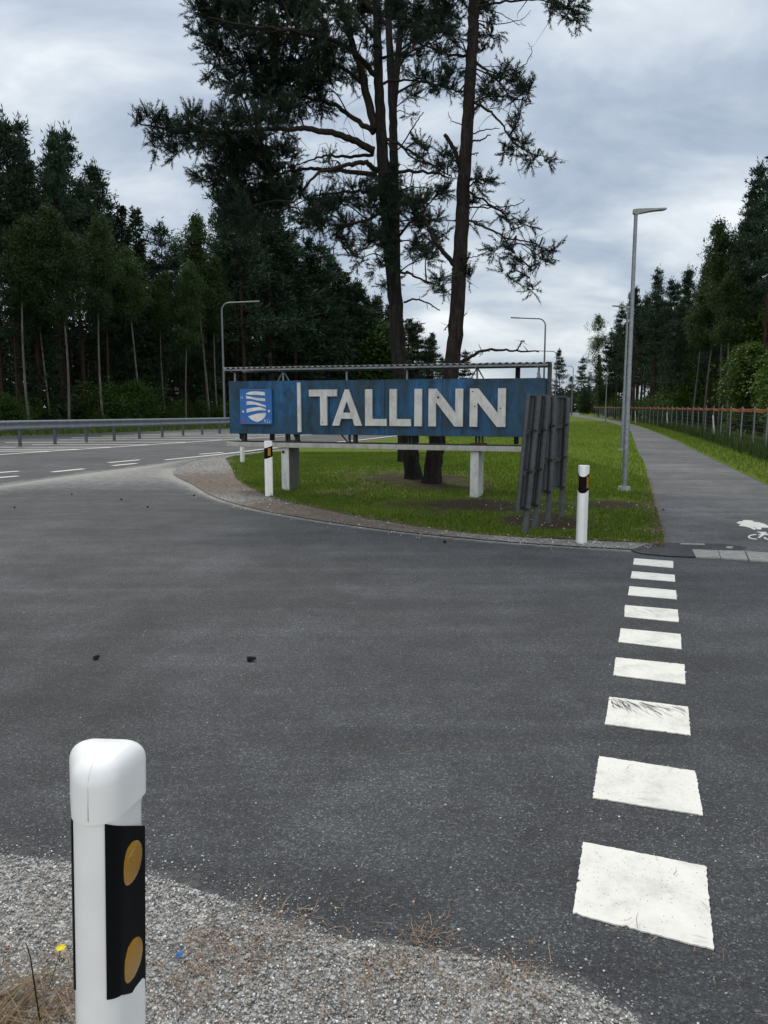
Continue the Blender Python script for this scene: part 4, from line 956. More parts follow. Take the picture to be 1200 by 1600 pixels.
def near_pine(name, label, trunk_px, trunk_Y, widths, limbs, clumps, mat_trunk, dead=(), stems=(), dens=1.0, mass=()):
    """trunk_px etc. were surveyed from the photograph; every clump and limb has its own distance"""
    base = G(*trunk_px[0]); root = empty(name, (base[0], base[1], 0)); tag(root, label, 'tree', 'pines on the island behind the town sign')
    o = np.array([base[0], base[1], 0])
    def pt(px, py, dy=0.0): return P(px, py, trunk_Y + dy) - o
    tm = MB()
    tp = spline([pt(*trunk_px[0]) - [0, 0, .25]] + [pt(a, b) for a, b in trunk_px[1:]], 7)
    wv = np.interp(np.linspace(0, len(widths) - 1, len(tp)), np.arange(len(widths)), widths) / 2 / F_PX * trunk_Y
    wv = [w * (1 + .06 * mnoise.noise(Vector((i * .9, 1, 2)))) for i, w in enumerate(wv)]
    wv[0] *= 1.5; wv[1] *= 1.3; wv[2] *= 1.15
    tp = [p + np.array([.03 * mnoise.noise(Vector((i * .6, 5, 1))), .03 * mnoise.noise(Vector((i * .6, 9, 1))), 0]) for i, p in enumerate(tp)]
    tm.tube(tp, list(wv), 18)
    for spx, r0, r1 in stems:
        q = spline([pt(*s) for s in spx], 6); tm.tube(q, list(np.linspace(r0, r1, len(q))), 12)
    trunk = tm.build('trunk', mat_trunk, root, smooth=True)
    # limbs
    lm = MB(); LP = []
    for pts, r0, r1 in limbs:
        q = spline([pt(*p) for p in pts], 6)
        q = [p + RNG.normal(0, .012, 3) for p in q]; lm.tube(q, list(np.linspace(r0, r1, len(q))), 8)
        LP += [(p, r) for p, r in zip(q, np.linspace(r0, r1, len(q)))]
        for i in range(2, len(q) - 1):           # bare side twigs
            if RNG.random() < .35:
                d = unit(RNG.normal(size=3) + np.array([0, 0, -.1])); L = RNG.uniform(.25, .7); a1 = q[i] + d * L * .5 + RNG.normal(0, .05, 3); a2 = q[i] + d * L + RNG.normal(0, .09, 3)
                lm.tube([q[i], a1, a2], [.008, .005, .002], 4, cap=False)
    LPp = np.array([p for p, _ in LP] + [p for p in tp[2:]])
    pp_, aa_, tone_ = [], [], []
    clumps = list(clumps)
    for poly_, num in mass:
        pa = np.array(poly_, float); k_ = 0
        while k_ < num:
            c_ = RNG.uniform(pa.min(0), pa.max(0), (1, 2))
            if inside(pa, c_)[0]: clumps.append((c_[0, 0], c_[0, 1], RNG.uniform(14, 28), RNG.uniform(12, 22), RNG.normal(.2, .9), .8)); k_ += 1
    for cl in clumps:
        px, py, rx, ry = cl[:4]; dy = cl[4] if len(cl) > 4 else RNG.normal(0, .5); den = cl[5] if len(cl) > 5 else 1.0
        c0 = pt(px, py, dy); k = (trunk_Y + dy) / F_PX; R = np.array([rx * k, max(.28, .5 * (rx + ry) * k * 1.1), ry * k])
        j = int(np.argmin(np.linalg.norm(LPp - c0, axis=1) + .35 * np.maximum(0, LPp[:, 2] - c0[2]))); att = LPp[j]
        mid = (att + c0) / 2 + np.array([0, 0, .10]) + RNG.normal(0, .05, 3)
        bpts = spline([att, mid, c0], 5); lm.tube(bpts, list(np.linspace(.017, .007, len(bpts))), 6, cap=False)
        ct_ = RNG.normal(0, .17); n = max(6, int(den * dens * 125 * (rx * ry * k * k) ** .75 / (.3 * .3) ** .75 * .62))
        # side branchlets through the clump, twigs on them
        nb = max(3, n // 7); out = unit(c0 - att + 1e-6)
        for b in range(nb):
            q0 = c0 + RNG.normal(0, .25, 3) * R; d = unit(out * .45 + RNG.normal(size=3) * np.array([.8, .8, .55]) + np.array([0, 0, .12]))
            rr = 1 / np.linalg.norm(d / R); q1 = c0 + d * rr * RNG.uniform(.7, 1.1) ; q1[2] -= .05 * RNG.random()
            mm_ = (q0 + q1) / 2 + RNG.normal(0, .03, 3); lm.tube([q0, mm_, q1], [.006, .004, .0025], 4, cap=False)
            m_tw = max(4, int(n / nb) + 1)
            for t_ in range(m_tw):
                f = RNG.uniform(.25, 1.0); s0 = q0 + (q1 - q0) * f; dd = unit(unit(q1 - q0) * .8 + RNG.normal(0, .5, 3) + np.array([0, 0, .32])); L = RNG.uniform(.12, .32)
                ns = max(2, int(L / .045))
                for z_ in range(ns): pp_.append(s0 + dd * L * z_ / ns); aa_.append(unit(dd + RNG.normal(0, .18, 3))); tone_.append(ct_)
                if t_ % 2 == 0: lm.tube([s0, s0 + dd * L], [.003, .002], 3, cap=False)
    lm.build('limbs', MAT['twig'], root, smooth=True)
    V, sh = needles_mesh(np.array(pp_), np.array(aa_)); sh = np.clip(sh + np.repeat(np.array(tone_), 13), 0, 1)
    link('crown', arr_mesh('crown', V, np.arange(len(V)), sh), MAT['pine_near'], root)
    for pts, r0, r1 in dead:
        dm = MB(); q = spline([pt(*p) for p in pts], 6); q = [p + RNG.normal(0, .008, 3) for p in q]; dm.tube(q, list(np.linspace(r0, r1, len(q))), 8)
        for i in range(3, len(q) - 1):
            if RNG.random() < .4:
                d = unit(RNG.normal(size=3)); dm.tube([q[i], q[i] + d * RNG.uniform(.04, .16)], [r1 * .8, r1 * .3], 5)
        dm.build('dead_branch', MAT['twig'], root, smooth=True)
    return root, len(V) // 3

# left pine: heavy crown reaching to the left
LIMBS2 = [
    ([(585, 236, 0), (551, 219, -.2), (519, 208, -.4), (487, 203, -.5), (452, 201, -.6), (400, 203, -.8), (330, 208, -1.0), (262, 202, -1.1), (212, 192, -1.2)], .075, .012),
    ([(584, 243, 0), (540, 244, .5), (508, 244, .9), (480, 252, 1.2), (440, 265, 1.4)], .035, .01),
    ([(590, 268, 0), (572, 255, -.3), (551, 256, -.6), (519, 265, -.9), (497, 271, -1.1), (479, 291, -1.2), (460, 318, -1.2)], .055, .012),
    ([(590, 272, 0), (540, 268, .3), (497, 264, .5), (473, 264, .6), (449, 269, .7), (395, 280, .9), (335, 285, 1.0)], .05, .01),
    ([(596, 300, 0), (567, 299, .2), (540, 300, .4), (513, 303, .5), (492, 307, .5), (455, 322, .5)], .04, .01),
    ([(587, 205, 0), (570, 133, .2), (558, 90, .3), (540, 30, .4), (528, -40, .5), (515, -140, .5)], .085, .04),
    ([(585, 206, 0), (550, 183, .4), (520, 163, .8), (500, 157, 1.0), (460, 150, 1.3), (400, 142, 1.5), (350, 130, 1.6)], .055, .012),
    ([(590, 120, 0), (540, 72, -.6), (470, 52, -1.0), (400, 42, -1.3), (325, 28, -1.5)], .05, .012),
    ([(588, 20, 0), (520, -40, .1), (430, -62, .2), (340, -75, .3)], .045, .012),
    ([(570, 133, .2), (520, 100, .5), (450, 95, .8), (390, 95, 1.1), (335, 105, 1.2)], .04, .01),
    ([(588, 60, 0), (540, 10, .9), (470, -5, 1.4), (390, 5, 1.8)], .04, .01),
    ([(600, 330, 0), (570, 345, -.5), (535, 350, -.9), (495, 355, -1.1)], .03, .008),
    ([(605, 350, 0), (575, 385, .6), (545, 395, .8)], .025, .008),
    ([(600, 270, 0), (647, 268, -.4), (687, 272, -.6), (700, 278, -.7)], .04, .012),
    ([(600, 215, 0), (640, 235, -.3), (670, 255, -.5), (705, 275, -.6)], .032, .01),
    ([(612, 380, 0), (640, 350, -.6), (660, 330, -.9), (680, 308, -1.0)], .03, .01),
    ([(615, 425, 0), (640, 428, .2), (662, 438, .3), (686, 446, .4), (706, 441, .4)], .028, .008),
    ([(592, 90, 0), (640, 80, -.8), (690, 60, -1.1)], .03, .008),
    ([(592, 130, 0), (640, 125, .8), (700, 138, 1.0)], .03, .008),
]
CL2 = [(216, 192, 14, 7, -1.2), (238, 196, 22, 13, -1.15), (262, 205, 26, 24, -1.1), (292, 208, 26, 28, -1.0), (250, 230, 16, 9, -1.1), (275, 238, 16, 9, -1.0), (325, 212, 30, 36, -1.0), (360, 212, 34, 38, -.8), (332, 258, 20, 13), (322, 280, 20, 12, .9), (348, 290, 26, 18, .9), (398, 200, 40, 34, -.7), (440, 186, 38, 30, -.5), (300, 182, 18, 8, -1.0), (400, 225, 35, 22, -.4),
    (314, 22, 16, 22), (322, 60, 14, 24), (345, 30, 30, 35), (352, 78, 30, 32), (338, 108, 16, 18, 1.2), (385, 25, 42, 42), (390, 85, 42, 42), (362, 128, 20, 18), (372, 148, 26, 18), (402, 142, 40, 34, 1.4), (430, 55, 42, 46), (440, 112, 42, 40), (478, 35, 42, 42), (482, 95, 40, 40), (468, 158, 38, 26, 1.2), (516, 30, 36, 38), (524, 85, 26, 34), (512, 135, 32, 22), (506, 168, 20, 10, .8), (556, 18, 22, 26), (552, 60, 14, 20), (565, 108, 14, 16), (352, 168, 10, 10, 1.4),
    (430, 0, 60, 26), (360, -10, 50, 30), (500, -10, 60, 30), (570, -20, 40, 30), (420, -50, 60, 30), (520, -90, 60, 40), (600, -100, 60, 40), (560, -180, 60, 40), (600, -240, 50, 40), (660, -60, 50, 40),
    (365, 255, 34, 26), (402, 252, 38, 28), (438, 244, 30, 18, 1.3), (388, 290, 42, 32, .8), (428, 285, 36, 30, 1.0), (458, 270, 16, 14, .8), (405, 332, 40, 30, .8), (440, 322, 24, 20, .8), (372, 325, 20, 18, .9),
    (500, 308, 26, 14, .5), (472, 312, 22, 14, -1.2), (530, 325, 26, 18), (560, 298, 20, 16), (500, 348, 24, 16, -1.1), (545, 350, 26, 16), (470, 345, 16, 14), (578, 325, 22, 30), (595, 285, 22, 22), (580, 372, 18, 20), (540, 388, 22, 9, .8), (562, 405, 16, 9), (520, 375, 14, 8),
    (612, 278, 24, 18, -.5), (640, 298, 26, 20), (658, 318, 26, 20, -.9), (640, 348, 26, 26, -.5), (682, 306, 13, 10, -1.0), (670, 348, 20, 18), (650, 382, 26, 16), (684, 372, 13, 13), (622, 398, 13, 18), (592, 420, 12, 9), (605, 440, 10, 8), (520, 268, 10, 8), (511, 252, 10, 6), (660, 405, 14, 8), (684, 442, 12, 6, .4), (600, 330, 26, 30, -.6), (615, 370, 20, 26, -.6),
    (690, 55, 24, 16, -1.1), (650, 75, 22, 12, -.8), (695, 135, 20, 13, 1.0), (655, 122, 18, 8, .8), (700, 262, 10, 10, -.7), (670, 240, 14, 6, -.4), (640, 30, 26, 24), (610, 20, 18, 24), (575, 70, 14, 14), (660, 230, 14, 8)]
_, n1 = near_pine('pine_tree', 'large dark pine whose heavy crown reaches far to the left above the sign',
    [(648, 749), (640, 690), (630, 620), (622, 540), (616, 450), (609, 370), (602, 300), (595, 200), (591, 100), (588, 0), (584, -130), (580, -260)], 15.88, [27, 25, 23, 22, 22, 22, 19, 16, 13, 12, 9, 5], LIMBS2, CL2, MAT['bark_dark'], mass=[([(318, 5), (560, 5), (545, 150), (500, 165), (350, 130)], 20), ([(300, 190), (480, 165), (470, 200), (420, 235), (330, 240)], 7), ([(345, 245), (450, 245), (455, 345), (390, 370), (350, 320)], 10), ([(460, 300), (590, 290), (600, 390), (480, 360)], 4), ([(570, 280), (690, 290), (685, 390), (590, 420)], 2)],
    dead=[([(630, 473, 0), (647, 468, -.1), (667, 473, -.2), (688, 485, -.3)], .022, .01), ([(630, 515, 0), (648, 510, -.2), (666, 505, -.3)], .02, .008), ([(628, 526, 0), (650, 521, -.3), (664, 519, -.5)], .014, .006), ([(632, 540, 0), (645, 537, -.3), (664, 536, -.5)], .012, .006), ([(604, 450, 0), (594, 445, -.1), (586, 443, -.2)], .014, .005), ([(596, 210, 0), (620, 235, -.2), (650, 190, -.5), (662, 175, -.6)], .02, .006)])
# slim pine behind
_, n2 = near_pine('pine_tree', 'slim dark pine stem standing behind the large pine',
    [(628, 720), (624, 620), (621, 520), (619, 400), (617, 300), (615, 230), (613, 160), (608, 60), (606, 0), (602, -120)], 20.6, [10, 11, 12, 13, 13, 13, 12, 10, 9, 6],
    [([(615, 215, 0), (650, 250, .2), (690, 260, .3)], .03, .01), ([(613, 150, 0), (650, 130, .4), (690, 128, .6)], .035, .01), ([(610, 90, 0), (650, 62, .2), (700, 45, .2)], .035, .01), ([(608, 40, 0), (560, 0, .3), (520, -20, .5)], .035, .01), ([(614, 120, 0), (645, 60, -.3), (660, 0, -.4)], .04, .015), ([(618, 300, 0), (650, 292, .3), (690, 300, .4)], .025, .008)],
    [(640, 20, 30, 28), (680, 25, 28, 20), (610, 40, 20, 26), (650, 60, 22, 16), (690, 90, 18, 12), (670, 128, 18, 10), (640, 150, 14, 8), (690, 262, 16, 8), (655, 250, 12, 7), (600, -20, 60, 30), (560, -10, 30, 20), (660, -30, 60, 30), (620, -110, 50, 40), (690, 300, 12, 10), (640, 180, 10, 6, 0, .5), (625, 100, 12, 14)], MAT['bark_dark'],
    stems=[([(614, 170, 0), (620, 110, 0), (626, 40, 0), (629, -20, 0), (632, -120, 0)], .10, .05)])
# right pine with reddish trunk
LIMBS3 = [
    ([(738, 92, 0), (763, 113, -.3), (783, 133, -.5), (800, 153, -.6), (827, 158, -.7)], .026, .008), ([(738, 157, 0), (763, 173, -.3), (783, 193, -.5), (803, 223, -.6), (838, 245, -.7)], .026, .008),
    ([(729, 297, 0), (763, 317, .2), (790, 337, .4), (798, 360, .5), (790, 385, .5)], .022, .007), ([(727, 342, 0), (763, 357, -.2), (797, 373, -.4), (827, 377, -.5), (850, 390, -.5), (868, 392, -.5)], .022, .006), ([(827, 377, -.5), (832, 400, -.5), (828, 425, -.5), (833, 450, -.5)], .009, .004),
    ([(713, 430, 0), (708, 412, -.1), (685, 385, -.3), (671, 361, -.4), (660, 335, -.5)], .055, .022), ([(738, 10, 0), (790, 3, -.3), (840, 0, -.5), (885, 12, -.6)], .025, .008),
    ([(731, 87, 0), (707, 86, .2), (667, 73, .5), (630, 58, .8)], .028, .01), ([(729, 145, 0), (705, 140, .3), (670, 130, .5)], .02, .008), ([(740, -60, 0), (680, -90, .3), (620, -110, .5)], .04, .01), ([(742, -80, 0), (800, -110, .3), (860, -120, .5)], .04, .01), ([(741, 30, 0), (760, 45, .3), (775, 60, .4)], .018, .006), ([(724, 270, 0), (700, 262, .4), (668, 245, .6)], .018, .006), ([(712, 345, 0), (690, 343, .2)], .012, .006)]
CL3 = [(758, 22, 14, 14), (765, 55, 16, 13, .4), (752, 75, 12, 8), (885, 14, 22, 13, -.6), (860, 2, 18, 9, -.5), (900, 25, 9, 8, -.6), (700, 20, 24, 18), (682, 48, 26, 16), (712, 62, 14, 13), (702, 128, 20, 15), (715, 108, 10, 8), (790, 118, 18, 11, -.5), (808, 128, 12, 7), (828, 150, 17, 9, -.7), (812, 140, 14, 7), (752, 153, 20, 12), (780, 152, 18, 9), (765, 140, 14, 7), (812, 172, 8, 6, -.6), (800, 208, 12, 11, -.6), (815, 228, 16, 9, -.6), (835, 244, 18, 8, -.7), (852, 250, 7, 6, -.7), (790, 235, 9, 7), (752, 284, 16, 10), (737, 280, 8, 9), (740, 318, 10, 9), (735, 345, 8, 7), (800, 345, 14, 7, .5, .8), (822, 350, 12, 6, .5, .7), (780, 388, 16, 8, .5), (800, 395, 12, 8), (842, 388, 18, 7, -.5), (866, 392, 9, 5, -.5), (815, 412, 15, 8, -.5), (845, 402, 12, 6), (790, 428, 9, 6, -.5, .8), (832, 450, 7, 5, -.5, .8), (735, 435, 10, 10), (700, 455, 8, 7), (728, 415, 7, 6), (690, 435, 12, 7), (825, 425, 7, 6, -.5, .7), (740, -20, 50, 24), (690, -30, 40, 24), (800, -60, 50, 20), (740, -110, 60, 40), (700, -180, 60, 40), (760, -220, 50, 40), (690, 240, 14, 8), (785, 335, 8, 5, .4, .7)]
_, n3 = near_pine('pine_tree', 'tall pine with reddish bare trunk leaning right, sparse sprays on its right side',
    [(672, 756), (681, 700), (693, 640), (705, 580), (713, 500), (718, 420), (724, 300), (730, 200), (735, 120), (739, 50), (741, 0), (744, -120), (746, -250)], 14.95, [30, 27, 25, 24, 23, 22, 20, 18, 17, 16, 15, 11, 6], LIMBS3, CL3, MAT['bark_red'],
    dead=[([(721, 258, 0), (709, 232, -.15), (695, 210, -.3)], .048, .034), ([(710, 572, 0), (722, 565, -.2), (740, 555, -.4), (753, 548, -.5), (777, 547, -.7), (807, 548, -.8), (843, 550, -1.0)], .04, .012), ([(807, 548, -.8), (813, 538, -.8), (815, 533, -.8), (821, 534, -.8)], .014, .006), ([(736, 212, 0), (757, 203, -.1), (780, 201, -.2)], .014, .006), ([(736, 221, 0), (752, 219, -.1), (765, 211, -.2)], .018, .010), ([(770, 117, -.3), (793, 110, -.4), (817, 102, -.4), (830, 83, -.4), (826, 66, -.4)], .012, .004), ([(729, 325, 0), (777, 323, -.2), (808, 320, -.3), (820, 311, -.3)], .016, .005), ([(716, 404, -.1), (730, 403, -.25), (748, 400, -.3)], .012, .007), ([(733, 242, 0), (741, 240, -.2), (747, 239, -.2)], .012, .008), ([(738, 30, 0), (780, 38, .1), (815, 30, .2), (830, 15, .2)], .012, .003), ([(740, 12, 0), (775, 18, .1), (805, 36, .2), (822, 40, .2)], .010, .003), ([(724, 195, 0), (705, 188, .1), (700, 175, .1)], .01, .004), ([(718, 495, 0), (725, 492, -.1), (730, 490, -.1)], .01, .005), ([(702, 505, -.1), (697, 512, -.15), (695, 516, -.2)], .012, .006)])
print('near pine needles', n1, n2, n3)

# ------------------------------------------------------------------ forest tree kinds
def sprays(p, d, L, w, shade=None):
    """one long thin triangle-pair leaf spray at each p along d"""
    n = len(p); t = unit(np.cross(d, RNG.normal(size=(n, 3)))) * (w / 2)[:, None]; m = p + d * (L * .45)[:, None]
    V = np.stack([p, m + t, p + d * L[:, None], m - t], 1)
    return V.reshape(-1, 3), np.arange(n * 4).reshape(-1, 4), (np.clip(RNG.normal(.5, .22, n), 0, 1) if shade is None else shade)
def branchy_trunk(H, r, bend, seed, branches=(), top=1.0, n=10):
    rr = random.Random(seed); m = MB(); pts = []; rad = []
    for i in range(13):
        t = i / 12; pts.append((bend * math.sin(t * 2.1 + seed) * t, bend * math.cos(t * 1.7 + seed) * t, H * top * t - (.3 if i == 0 else 0))); rad.append(r * (1.25 if i == 0 else 1) * (1 - t * .86))
    m.tube(pts, rad, n); pp = np.array(pts)
    return m, (lambda z: np.array([np.interp(z, pp[:, 2], pp[:, 0]), np.interp(z, pp[:, 2], pp[:, 1]), z]))
def kind_pine(H, cb, Rm, seed, nb=54, conic=.5):
    global RNG; RNG = np.random.default_rng(seed); m, at = branchy_trunk(H, H * .0072 + .02, .3, seed, top=.985)
    P_, D_, L_, W_ = [], [], [], []
    for i in range(nb):
        t = RNG.random() ** .85; t = (math.floor(t * 13) + .5 + RNG.normal(0, .10)) / 13; t = min(.985, max(.01, t)); z = H * (cb + (1 - cb) * t); az = RNG.uniform(0, 6.28)
        R = Rm * ((1 - t) ** conic * .98 + .05) * RNG.uniform(.45, 1.2) * (1 if t > .1 else .75)
        up = RNG.uniform(-.12, .25) + .55 * t; d = unit(np.array([math.cos(az), math.sin(az), up])); b0 = at(z); tip = b0 + d * R
        m.tube([b0, b0 + d * R * .5 + [0, 0, -.05 * R], tip], [.035 * (1 - t) + .012, .018, .006], 4, cap=False)
        nc = int(7 + 6.5 * R)
        for k in range(nc):
            f = RNG.uniform(.3, 1.05) ; c = b0 + d * R * f + RNG.normal(0, .16 + .08 * R, 3) * np.array([1, 1, .38])
            for s in range(7):
                P_.append(c + RNG.normal(0, .11, 3)); D_.append(unit(d * .6 + RNG.normal(0, .6, 3) + np.array([0, 0, .35]))); L_.append(RNG.uniform(.22, .42)); W_.append(RNG.uniform(.05, .10))
    for k in range(80):
        P_.append(at(H * .99) + RNG.normal(0, .14, 3) * np.array([1, 1, 2.2])); D_.append(unit(np.array([0, 0, 1]) + RNG.normal(0, .5, 3))); L_.append(.35); W_.append(.07)
    for i in range(16):   # dead snags below the crown
        z = H * cb * RNG.uniform(.45, 1.0); az = RNG.uniform(0, 6.28); b0 = at(z); L = RNG.uniform(.3, 1.3); m.tube([b0, b0 + L * np.array([math.cos(az), math.sin(az), RNG.uniform(-.2, .2)])], [.018, .006], 3, cap=False)
    return m, sprays(np.array(P_), np.array(D_), np.array(L_), np.array(W_)), 'pine_far', 'bark_forest'
def kind_spruce(H, seed, Rm=2.3, cb=.06):
    global RNG; RNG = np.random.default_rng(seed); m, at = branchy_trunk(H, H * .010 + .02, .08, seed)
    P_, D_, L_, W_ = [], [], [], []; z = H * cb
    while z < H * .985:
        t = (z / H - cb) / (1 - cb); R = Rm * (1 - t) ** .85 + .12
        for b in range(6):
            az = RNG.uniform(0, 6.28); d = unit(np.array([math.cos(az), math.sin(az), -.18 + .5 * t])); b0 = at(z + RNG.uniform(-.1, .1)); Rb = R * RNG.uniform(.7, 1.12)
            m.tube([b0, b0 + d * Rb], [.02, .005], 3, cap=False)
            for k in range(int(5 + 9 * Rb)):
                f = RNG.uniform(.12, 1.0); side = unit(np.cross(d, [0, 0, 1])) * RNG.normal(0, .17 * Rb * (1.1 - f) + .06); c = b0 + d * Rb * f + side + np.array([0, 0, .10 * f * f])
                for s in range(3): P_.append(c + RNG.normal(0, .07, 3)); D_.append(unit(d * .7 + RNG.normal(0, .5, 3) + np.array([0, 0, -.25]))); L_.append(RNG.uniform(.22, .40)); W_.append(RNG.uniform(.06, .11))
        z += .30 + .28 * (1 - t)
    return m, sprays(np.array(P_), np.array(D_), np.array(L_), np.array(W_)), 'spruce', 'bark_forest'
def kind_birch(H, cb, Rm, seed, dense=1.0, leaf='birch_leaf', barkm='bark_pale', size=.13, tr=.0066):
    global RNG; RNG = np.random.default_rng(seed); m, at = branchy_trunk(H, H * tr, .75, seed, top=.95)
    P_, D_, L_, W_ = [], [], [], []
    for i in range(70):
        t = RNG.random(); z = H * (cb + (.95 - cb) * t); az = RNG.uniform(0, 6.28); R = Rm * (math.sin(min(1, t * .85 + .18) * math.pi) ** .7 * .9 + .12) * RNG.uniform(.5, 1.15)
        d = unit(np.array([math.cos(az), math.sin(az), .75 + .5 * t])); b0 = at(z); mid = b0 + d * R * .6; tip = mid + unit(np.array([math.cos(az), math.sin(az), -.1])) * R * .5
        m.tube([b0, mid, tip], [.022, .012, .004], 4, cap=False)
        nc = int((12 + 12 * R) * dense)
        for k in range(nc):
            f = RNG.uniform(.15, 1.05); c = (b0 + (mid - b0) * f * 2 if f < .5 else mid + (tip - mid) * (f - .5) * 2) + RNG.normal(0, .16 + .06 * R, 3); dr = RNG.uniform(.0, .5)
            for s in range(8):
                P_.append(c + RNG.normal(0, .12, 3) - np.array([0, 0, dr * RNG.random()])); D_.append(unit(RNG.normal(0, 1, 3) + np.array([0, 0, -.5]))); L_.append(size * RNG.uniform(.75, 1.4)); W_.append(size * RNG.uniform(.5, .9))
    return m, sprays(np.array(P_), np.array(D_), np.array(L_), np.array(W_)), leaf, barkm
def kind_bush(H, R, seed, leaf='bush_leaf', size=.11, n=2600):
    global RNG; RNG = np.random.default_rng(seed); m = MB(); P_, D_ = [], []; tips = []
    for i in range(16):
        az = RNG.uniform(0, 6.28); rr = R * RNG.uniform(.15, 1.0); hh = H * RNG.uniform(.45, 1.0) * (1 - .35 * (rr / R) ** 2)
        tip = np.array([math.cos(az) * rr, math.sin(az) * rr, hh]); mid = tip * np.array([.45, .45, .55]); m.tube([(0, 0, -.1), mid, tip], [.03, .018, .006], 4, cap=False); tips.append((mid, tip))
    for k in range(n):
        mid, tip = tips[RNG.integers(len(tips))]; f = RNG.uniform(-.1, 1.08); P_.append(mid + (tip - mid) * f + RNG.normal(0, .13 * R, 3) * np.array([1, 1, .8])); D_.append(unit(RNG.normal(0, 1, 3) + np.array([0, 0, .1])))
    P_ = np.array(P_); P_[:, 2] = np.abs(P_[:, 2]) + .03
    return m, sprays(P_, np.array(D_), size * RNG.uniform(.7, 1.5, n), size * RNG.uniform(.45, .85, n)), leaf, 'twig'
PROTO = {}
def proto(key, name, h, data):
    m, (V, T, sh), leaf, bk = data
    tm = bpy.data.meshes.new('trunk'); tm.from_pydata(m.v, [], m.f); tm.materials.append(MAT[bk]); tm.polygons.foreach_set('use_smooth', np.ones(len(tm.polygons), bool))
    cm = arr_mesh('crown', V, T, sh, 4); cm.materials.append(MAT[leaf]); PROTO.setdefault(key, []).append((name, h, tm, cm))
for s in range(4): proto('pine', 'pine_tree', 18, kind_pine(18, (.5, .6, .46, .55)[s], (2.3, 1.9, 2.5, 2.1)[s], 100 + s, 64, (.95, .8, 1.05, .9)[s]))
for s in range(2): proto('lowpine', 'pine_tree', 14, kind_pine(14, (.22, .3)[s], (2.5, 2.2)[s], 120 + s, 78, .7))
for s in range(2): proto('spruce', 'spruce_tree', 15, kind_spruce(15, 140 + s, (2.3, 1.9)[s]))
for s in range(3): proto('birch', 'birch_tree', 15, kind_birch(15, (.52, .58, .48)[s], (1.6, 1.4, 1.8)[s], 160 + s, 1.15))
proto('airy', 'birch_tree', 14, kind_birch(14, .25, 2.4, 170, .62, barkm='bark_forest'))
for s in range(2): proto('leafy', 'maple_tree', 7, kind_birch(7, .16, 2.2, 180 + s, 1.7, 'maple_leaf', 'bark_forest', .17, .010))
for s in range(3): proto('bush', 'bush', 2.4, kind_bush(2.4, (1.3, 1.5, 1.1)[s], 190 + s))
for s in range(2): proto('sapling', 'young_tree', 4.5, kind_birch(4.5, .1, 1.15, 200 + s, 1.3, 'bush_leaf', 'twig', .13, .008))
RNG = np.random.default_rng(99)
COUNT = {}
CROWD = []
def plant(key, x, y, h, label, cat, group, wide=1.0, rot=None):
    lst = PROTO[key]; i = COUNT.get(key, 0); COUNT[key] = i + 1; name, ph, tm, cm = lst[i % len(lst)]
    r = empty(name, (x, y, 0), RNG.uniform(0, 6.28) if rot is None else rot); s = h / ph; r.scale = (s * wide, s * wide, s); tag(r, label, cat, group)
    for nm, me in (('trunk', tm), ('crown', cm)):
        o = bpy.data.objects.new(nm, me); COL.objects.link(o); o.parent = r
    return r
